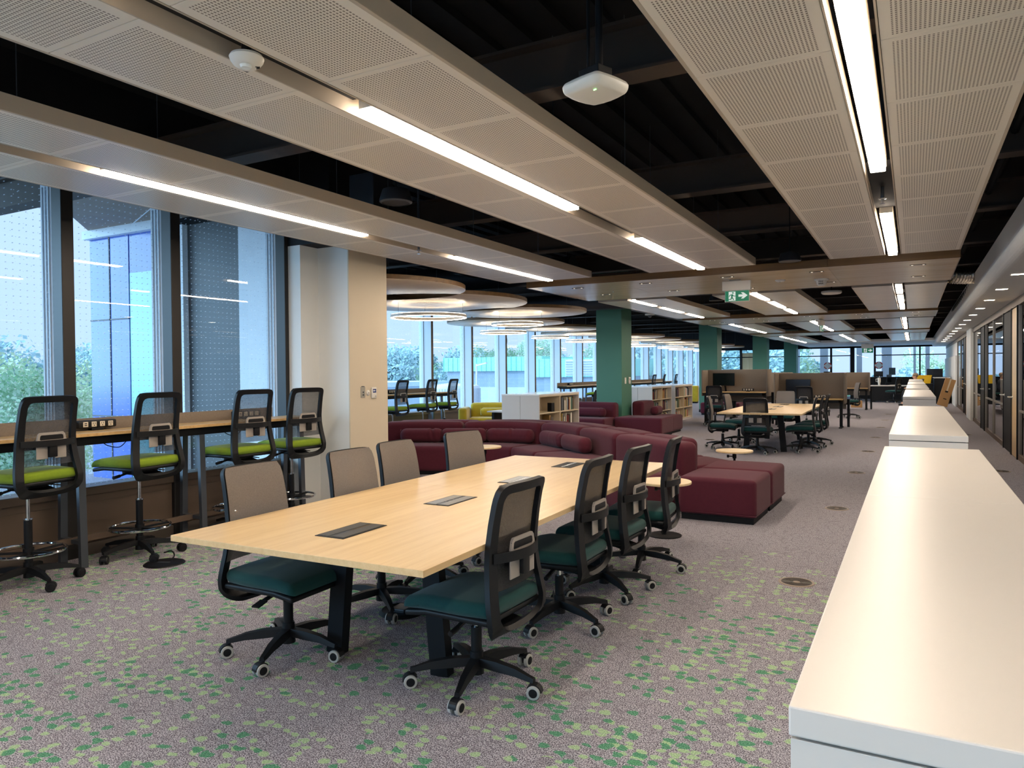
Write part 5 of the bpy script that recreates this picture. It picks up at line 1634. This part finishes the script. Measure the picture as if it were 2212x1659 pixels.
# exit signs
def exit_sign(x, y, ztop, label, s=1.0, rz=0.0):
    t = thing('exit_sign', label, 'sign', (x, y, ztop), rz, 'green running man exit signs')
    W_, Hh = 0.165 * s, 0.155 * s
    MB().box(-0.10, 0.05, -0.03, 0.03, -0.02, 0.0, c=0.003).build('mount', 'device_grey', t, smooth=False)
    MB().box(-W_ - 0.03, W_ + 0.02, -0.03, 0.03, -0.15 * s, -0.022, c=0.004).build('housing', 'white_plastic', t, smooth=False)
    z0 = -0.15 * s - Hh
    MB().box(-W_, W_, -0.006, 0.006, z0, z0 + Hh).build('frame', 'white_plastic', t, smooth=False)
    for sg in (-1, 1):
        yq = sg * 0.0068
        fc = MB().box(-W_ + 0.006, W_ - 0.006, yq - 0.0006, yq + 0.0006, z0 + 0.006, z0 + Hh - 0.006).build('panel', 'exit_green', t, smooth=False)
        fc.data.materials[0] = M['sign_face']
        yw = sg * 0.008
        def fl(poly, nm, mt, yy):
            MB().prism([(a, c) for a, c in poly], 0, 0.0006, fn=lambda u, v, w: (u * 2 * W_ - W_, yy + sg * w, z0 + v * Hh)).build(nm, mt, fc, smooth=False)
        fl([(0.16, 0.10), (0.44, 0.10), (0.44, 0.90), (0.16, 0.90)], 'door_symbol', 'sign_white', yw)
        ym = sg * 0.0092
        hd = [(0.335 + 0.035 * math.cos(2 * PI * k / 12), 0.79 + 0.075 * math.sin(2 * PI * k / 12)) for k in range(12)]
        fl(hd, 'man_head', 'sign_face', ym)
        fl([(0.265, 0.66), (0.33, 0.68), (0.345, 0.62), (0.32, 0.42), (0.262, 0.40)], 'man_torso', 'sign_face', ym)
        fl([(0.33, 0.67), (0.36, 0.56), (0.44, 0.53), (0.44, 0.48), (0.345, 0.49), (0.315, 0.60)], 'man_arm', 'sign_face', ym)
        fl([(0.265, 0.66), (0.20, 0.62), (0.17, 0.46), (0.195, 0.44), (0.225, 0.56), (0.285, 0.60)], 'man_arm', 'sign_face', ym)
        fl([(0.31, 0.44), (0.345, 0.34), (0.385, 0.14), (0.35, 0.14), (0.31, 0.29), (0.27, 0.38)], 'man_leg', 'sign_face', ym)
        fl([(0.265, 0.42), (0.245, 0.28), (0.13, 0.24), (0.13, 0.18), (0.275, 0.20), (0.31, 0.38)], 'man_leg', 'sign_face', ym)
        fl([(0.56, 0.42), (0.74, 0.42), (0.66, 0.25), (0.76, 0.25), (0.93, 0.52), (0.76, 0.80), (0.66, 0.80), (0.74, 0.62), (0.56, 0.62)], 'arrow', 'sign_white', yw)
    return t
emit('sign_face', '17a077', 0.22, '0f7a58')
emit('sign_white', 'eefaf4', 0.55, 'b8c4c0')
exit_sign(-2.125, 10.3, 2.75, 'green running man exit sign with right arrow under the nearest oak beam')
exit_sign(-2.0, 19.6, 2.75, 'edge on exit sign under the second oak beam', rz=R_(80))
exit_sign(-1.95, 39.6, 2.75, 'small distant green exit sign before the far glazing', s=1.5)
# detectors on the nearest oak beam
t = thing('fire_alarm', 'white fire alarm sounder with black lettering on the nearest oak beam', 'alarm', (-1.11, 10.9, 2.75))
MB().lathe([(0, -0.02), (0.085, -0.02), (0.095, -0.01), (0.095, 0)], n=32).build('base', 'white_plastic', t)
MB().lathe([(0, -0.095), (0.045, -0.09), (0.06, -0.07), (0.07, -0.02)], n=28).build('body', 'white_plastic', t)
def text_part(txt, size, loc, rot, mat, parent, name='lettering'):
    cu = bpy.data.curves.new(name, 'FONT')
    cu.body = txt
    cu.size = size
    cu.align_x = 'CENTER'
    cu.extrude = 0.0008
    o = bpy.data.objects.new(name, cu)
    C.objects.link(o)
    dg = bpy.context.evaluated_depsgraph_get()
    me = bpy.data.meshes.new_from_object(o.evaluated_get(dg))
    bpy.data.objects.remove(o)
    me.materials.clear()
    me.materials.append(M[mat])
    q = link(name, me, parent)
    q.location = loc
    q.rotation_euler = rot
    return q
text_part('FIRE', 0.034, (0, -0.070, -0.052), (R_(90), 0, 0), 'black_plastic', t)
b = MB()
for k in range(4):
    b.box(-0.03 + k * 0.016, -0.02 + k * 0.016, -0.073, -0.066, -0.075, -0.062)
b.build('vents', 'black_plastic', t, smooth=False)
t = thing('smoke_detector', 'flat white smoke detector on the nearest oak beam', 'detector', (-1.62, 10.7, 2.75), group='detectors')
MB().lathe([(0, -0.03), (0.04, -0.028), (0.065, -0.012), (0.068, 0)], n=28).build('cap', 'white_plastic', t)
MB().lathe([(0, -0.034), (0.012, -0.033), (0.012, -0.028)], n=12).build('lens', 'device_grey', t)
t = thing('smoke_detector', 'white ceiling dome detector just past the nearest oak beam', 'detector', (-1.2, 13.3, 2.78), group='detectors')
MB().lathe([(0, -0.02), (0.14, -0.015), (0.16, 0.0), (0.16, 0.03), (0, 0.03)], n=32).build('cap', 'white_plastic', t)
MB().cyl((0, 0, 0.03), (0, 0, 1.2), 0.01, n=8).build('stem', 'black_metal', t)
def sprinkler(x, y, z, label, up_=0.3):
    t = thing('sprinkler_head', label, 'sprinkler', (x, y, z), group='sprinkler heads')
    MB().cyl((0, 0, 0.03), (0, 0, up_), 0.012, n=8).build('pipe', 'dark_steel', t)
    MB().lathe([(0, 0.0), (0.018, 0.0), (0.018, 0.003), (0.006, 0.006), (0.006, 0.03), (0.014, 0.032), (0.03, 0.035), (0.03, 0.038), (0, 0.038)], n=16).build('nozzle', 'chrome', t)
sprinkler(-0.195, 5.95, 2.70, 'sprinkler head in the gap between the two lights of the cabinet raft', 0.9)
sprinkler(-4.37, 6.0, 2.70, 'sprinkler head in the slot of the window raft', 0.9)
sprinkler(-4.05, 10.6, 2.72, 'sprinkler head under the left end of the nearest oak beam', 0.03)
t = thing('dome_camera', 'small white dome camera beside the first far raft', 'camera', (-5.3, 16.2, 2.78))
MB().lathe([(0, -0.06), (0.03, -0.05), (0.045, -0.02), (0.05, 0.0)], n=20).build('dome', 'dark_steel', t)
MB().lathe([(0.05, 0.0), (0.11, 0.004), (0.11, 0.03), (0, 0.03)], n=24).build('cap', 'white_plastic', t)
MB().cyl((0, 0, 0.03), (0, 0, 1.2), 0.012, n=8).build('stem', 'black_metal', t)
for pr in (chair0, chair1, stool0):
    drop(pr)

# ================================================================== OUTSIDE
GZ = -6.0
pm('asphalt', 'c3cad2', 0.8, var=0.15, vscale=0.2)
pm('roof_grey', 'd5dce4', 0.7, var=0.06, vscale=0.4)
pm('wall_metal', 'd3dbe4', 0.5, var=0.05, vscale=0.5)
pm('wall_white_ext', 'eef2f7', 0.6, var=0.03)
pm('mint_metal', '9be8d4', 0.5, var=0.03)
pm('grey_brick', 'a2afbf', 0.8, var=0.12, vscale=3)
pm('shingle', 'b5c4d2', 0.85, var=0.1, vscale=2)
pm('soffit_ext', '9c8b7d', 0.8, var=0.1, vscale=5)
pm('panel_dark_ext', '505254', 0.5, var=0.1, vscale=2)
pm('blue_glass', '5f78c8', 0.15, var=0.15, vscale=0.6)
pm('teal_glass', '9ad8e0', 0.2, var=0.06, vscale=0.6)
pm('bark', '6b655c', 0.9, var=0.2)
pm('leaf_hazed_a', 'b4d3b4', 0.8, var=0.25, vscale=0.6)  # distance haze put into these pale leaf colours
pm('leaf_hazed_b', 'b3d0d2', 0.8, var=0.25, vscale=0.5)
pm('leaf_hazed_c', 'c6dab8', 0.8, var=0.25, vscale=0.7)
g = MB().box(-260, -11.6, -160, 260, GZ - 0.5, GZ).box(-11.6, 160, -160, -4.6, GZ - 0.5, GZ).box(-11.6, 160, 46, 260, GZ - 0.5, GZ)
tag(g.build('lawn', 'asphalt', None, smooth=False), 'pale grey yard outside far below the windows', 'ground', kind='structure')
# the building's own outside: return wing seen through the near windows
t = thing('building_wing', 'outer wall of the same building with blue glass, seen through near windows', 'building', (-6.4, 6.5, 0))
def wing(nm, mat, x0, x1, y0, y1, z0, z1):
    MB().box(x0 + 6.4, x1 + 6.4, y0 - 6.5, y1 - 6.5, z0, z1).build(nm, mat, t, smooth=False)
wing('dark_cladding', 'panel_dark_ext', -9.1, -6.32, 6.46, 6.5, GZ, 3.5)
wing('white_fin', 'wall_white_ext', -8.78, -8.5, 6.38, 6.46, GZ, 3.5)
wing('white_panel', 'wall_white_ext', -7.48, -6.95, 6.42, 6.46, GZ, 3.5)
wing('white_panel', 'wall_white_ext', -6.95, -6.32, 6.44, 6.46, GZ, 3.5)
wing('blue_bay', 'blue_glass', -10.66, -9.75, 6.44, 6.5, GZ, 3.5)
wing('blue_bay', 'blue_glass', -9.75, -9.1, 6.45, 6.5, 2.95, 3.5)
wing('teal_bay', 'teal_glass', -9.75, -9.1, 6.45, 6.5, GZ, 2.95)
wing('white_fascia', 'wall_white_ext', -10.72, -9.0, 6.36, 6.5, 3.5, 3.62)
for z in (-0.6, 0.9, 2.3):
    wing('joint', 'panel_dark_ext', -10.66, -9.75, 6.43, 6.44, z, z + 0.02)
wing('joint', 'panel_dark_ext', -10.2, -10.18, 6.43, 6.44, GZ, 3.5)
MB().prism([(0.05, 0.0), (-4.32, 0.0), (-1.55, -2.46), (0.05, -3.9)], 3.62, 3.8).build('roof_soffit', 'soffit_ext', t, smooth=False)
MB().bar((-0.2, -1.4, 3.615), (-3.2, -0.1, 3.615), 0.012, 0.006).build('soffit_joint', 'wall_white_ext', t, smooth=False)
# low white roofed hall opposite the near windows
t = thing('warehouse', 'low pale hall with ribbed metal wall and flat roof opposite the near windows', 'building', (-66, 14, GZ))
MB().box(-60, 20, -40, 22, 0, 5.4).build('wall', 'wall_metal', t, smooth=False)
MB().box(-61, 20.6, -41, 22.6, 5.4, 5.9).build('roof', 'wall_white_ext', t, smooth=False)
MB().box(-40, 5, -20, 10, 5.9, 6.4).build('upper_roof', 'roof_grey', t, smooth=False)
b = MB()
for k in range(130):
    y = -40 + 62 * k / 130
    b.box(20.0, 20.08, y, y + 0.25, 0, 5.4)
for k in range(160):
    x = -60 + 80 * k / 160
    b.box(x, x + 0.25, -40.08, -40, 0, 5.4)
b.build('wall_rib', 'wall_white_ext', t, smooth=False)['kind'] = 'stuff'
t = thing('retaining_wall', 'pale stepped block wall in the yard below the near windows', 'wall', (-22, 12, GZ))
for k, (z, w_) in enumerate(((0, 0.9), (0.9, 0.9), (1.8, 0.9))):
    for j in range(14):
        MB().box(-0.6 - k * 0.3, 0.6 - k * 0.3, -14 + j * 2.0 + (k % 2), -12.05 + j * 2.0 + (k % 2), z, z + 0.87, c=0.04).build('block', 'roof_grey', t, smooth=False)
# mint green topped hall opposite the far windows
t = thing('green_roofed_hall', 'hall with mint green upper storey and grey brick base beyond the far windows', 'building', (-28, 62, GZ))
MB().box(-7.0, 2.0, -10, 10, 0, 7.6).build('brick_base', 'grey_brick', t, smooth=False)
MB().box(-7.2, 2.2, -10.3, 10, 7.6, 8.75).build('upper_storey', 'mint_metal', t, smooth=False)
MB().box(2.2, 8.0, -11.5, 10, 0, 7.1).build('brick_base', 'grey_brick', t, smooth=False)
MB().box(2.2, 8.2, -11.8, 10, 7.1, 8.5).build('upper_storey', 'mint_metal', t, smooth=False)
b = MB()
for k in range(20):
    b.box(-7.2 + k * 0.47, -7.16 + k * 0.47, -10.34, -10.3, 7.6, 8.75)
for k in range(13):
    b.box(2.2 + k * 0.47, 2.24 + k * 0.47, -11.84, -11.8, 7.1, 8.5)
b.build('seam', 'mint_metal', t, smooth=False)['kind'] = 'stuff'
lv = MB().box(5.0, 7.2, -11.9, -11.8, 7.2, 8.4).build('louvre', 'wall_white_ext', t, smooth=False)
for k in range(6):
    MB().box(5.05, 7.15, -11.95, -11.9, 7.28 + k * 0.18, 7.37 + k * 0.18).build('slat', 'grey_brick', lv, smooth=False)
def gable(x0, x1, y0, y1, ze, zr):
    ym = (y0 + y1) / 2
    MB().add([(x0, y0, ze), (x1, y0, ze), (x1, ym, zr), (x0, ym, zr), (x0, y1, ze), (x1, y1, ze)], [(0, 1, 2, 3), (3, 2, 5, 4), (0, 3, 4), (1, 5, 2), (0, 4, 5, 1)]).build('pitched_roof', 'shingle', t, smooth=False)
    MB().box(x0 + 0.3, x1 - 0.3, y0 + 0.3, y1 - 0.3, 0, ze).build('brick_base', 'grey_brick', t, smooth=False)
gable(-3.0, 4.0, -19, -12, 4.2, 6.4)
gable(4.5, 10.5, -22, -13, 3.6, 5.8)
t = thing('flat_hall', 'low flat roofed pale hall left of the mint green one', 'building', (-52, 52, GZ))
MB().box(-13, 12, -6, 8, 0, 6.3).build('wall', 'wall_metal', t, smooth=False)
MB().box(-13.3, 12.3, -6.3, 8.3, 6.3, 6.7).build('roof', 'wall_white_ext', t, smooth=False)
for k in range(5):
    MB().box(-12 + k * 4.8, -9 + k * 4.8, -6.06, -6.0, 3.6, 5.2).build('window_strip', 'grey_brick', t, smooth=False)
t = thing('roof_dish', 'satellite dish mast on the mint green hall', 'antenna', (-31.5, 55, GZ + 8.75))
MB().cyl((0, 0, 0), (0, 0, 1.6), 0.06, n=8).build('mast', 'dark_steel', t)
MB().lathe([(0, 0), (0.5, 0.08), (0.8, 0.25)], n=20, axis='x', ctr=(0.05, 0, 1.5)).build('dish', 'dark_steel', t)
t = thing('tank', 'white cylindrical tank in the yard beyond the far stools', 'tank', (-21.9, 33, GZ))
MB().lathe([(0, 6.95), (1.45, 6.8), (1.5, 6.7), (1.5, 0)], n=40).build('shell', 'wall_white_ext', t)
b = MB()
for k in range(60):
    a = 2 * PI * k / 60
    b.bar((1.51 * math.cos(a), 1.51 * math.sin(a), 0), (1.51 * math.cos(a), 1.51 * math.sin(a), 6.65), 0.06, 0.06, up=(math.cos(a), math.sin(a), 0))
b.build('rib', 'wall_metal', t, smooth=False)['kind'] = 'stuff'
t = thing('lamp_post', 'slender white lamp post between the far window fins', 'street lamp', (-22.5, 36.5, GZ))
MB().cyl((0, 0, 0), (0, 0, 8.0), 0.08, 0.05, n=10).build('pole', 'wall_white_ext', t)
MB().bar((0, 0, 7.9), (0.7, 0, 8.05), 0.16, 0.08).build('head', 'wall_white_ext', t, smooth=False)
# trees
def tree_mesh(seed, n, mat, shape, leaf=(0.10, 0.24)):
    r = random.Random(seed)
    vs_, fs_ = [], []
    blobs = [(r.uniform(-1, 1) * 2.0, r.uniform(-1, 1) * 2.0, r.uniform(3.2, 7.6), r.uniform(0.9, 1.7)) for _ in range(15)]
    if shape == 'cone':
        blobs = [(r.uniform(-1, 1) * (8.5 - z) * .28, r.uniform(-1, 1) * (8.5 - z) * .28, z, 0.25 + (8.8 - z) * .16) for z in [1.5 + 0.45 * k for k in range(16)]]
    for _ in range(n):
        bx, by, bz, br_ = r.choice(blobs)
        d = Vector((r.gauss(0, 1), r.gauss(0, 1), r.gauss(0, 1))).normalized() * br_ * r.uniform(0.55, 1.05)
        c = Vector((bx, by, bz)) + d
        u = Vector((r.gauss(0, 1), r.gauss(0, 1), r.gauss(0, 1))).normalized()
        w = u.orthogonal().normalized()
        q = r.uniform(*leaf)
        o = len(vs_)
        vs_ += [c - u * q, c + w * q * .7, c + u * q, c - w * q * .7]
        fs_.append((o, o + 1, o + 2, o + 3))
    b = MB()
    b.add(vs_, fs_)
    crown = b.build('crown', mat, None, smooth=False)
    tb = MB().cyl((0, 0, 0), (0, 0, 5.0), 0.22, 0.09, n=8)
    for k in range(7):
        a = k * 2.4
        tb.cyl((0, 0, 2.2 + k * .4), (1.3 * math.cos(a), 1.3 * math.sin(a), 3.8 + k * .45), 0.07, 0.02, n=6)
    trunk = tb.build('trunk', 'bark', None)
    res = (crown.data, trunk.data)
    bpy.data.objects.remove(crown)
    bpy.data.objects.remove(trunk)
    return res
TV = [tree_mesh(1, 9000, 'leaf_hazed_a', '', (0.05, 0.13)), tree_mesh(2, 4200, 'leaf_hazed_b', ''), tree_mesh(3, 9000, 'leaf_hazed_c', '', (0.05, 0.13)), tree_mesh(4, 3200, 'leaf_hazed_b', 'cone')]
def tree(x, y, s, v, label, group):
    t = thing('tree', label, 'tree', (x, y, GZ), rnd.uniform(0, 6), group)
    t.scale = (s, s, s)
    cr = link('crown', TV[v][0], t)
    cr['kind'] = 'stuff'
    link('trunk', TV[v][1], t)
for i, (x, y, s, v, lb) in enumerate(((-31, 13.0, 1.03, 0, 'wispy tree nearest the left window edge'), (-36, 19.2, 0.98, 2, 'leafy tree left of the blue glass bay'), (-35, 16.5, 0.95, 0, 'small leafy tree between the two left trees'))):
    tree(x, y, s, v, lb, 'trees outside the near windows')
k = 0
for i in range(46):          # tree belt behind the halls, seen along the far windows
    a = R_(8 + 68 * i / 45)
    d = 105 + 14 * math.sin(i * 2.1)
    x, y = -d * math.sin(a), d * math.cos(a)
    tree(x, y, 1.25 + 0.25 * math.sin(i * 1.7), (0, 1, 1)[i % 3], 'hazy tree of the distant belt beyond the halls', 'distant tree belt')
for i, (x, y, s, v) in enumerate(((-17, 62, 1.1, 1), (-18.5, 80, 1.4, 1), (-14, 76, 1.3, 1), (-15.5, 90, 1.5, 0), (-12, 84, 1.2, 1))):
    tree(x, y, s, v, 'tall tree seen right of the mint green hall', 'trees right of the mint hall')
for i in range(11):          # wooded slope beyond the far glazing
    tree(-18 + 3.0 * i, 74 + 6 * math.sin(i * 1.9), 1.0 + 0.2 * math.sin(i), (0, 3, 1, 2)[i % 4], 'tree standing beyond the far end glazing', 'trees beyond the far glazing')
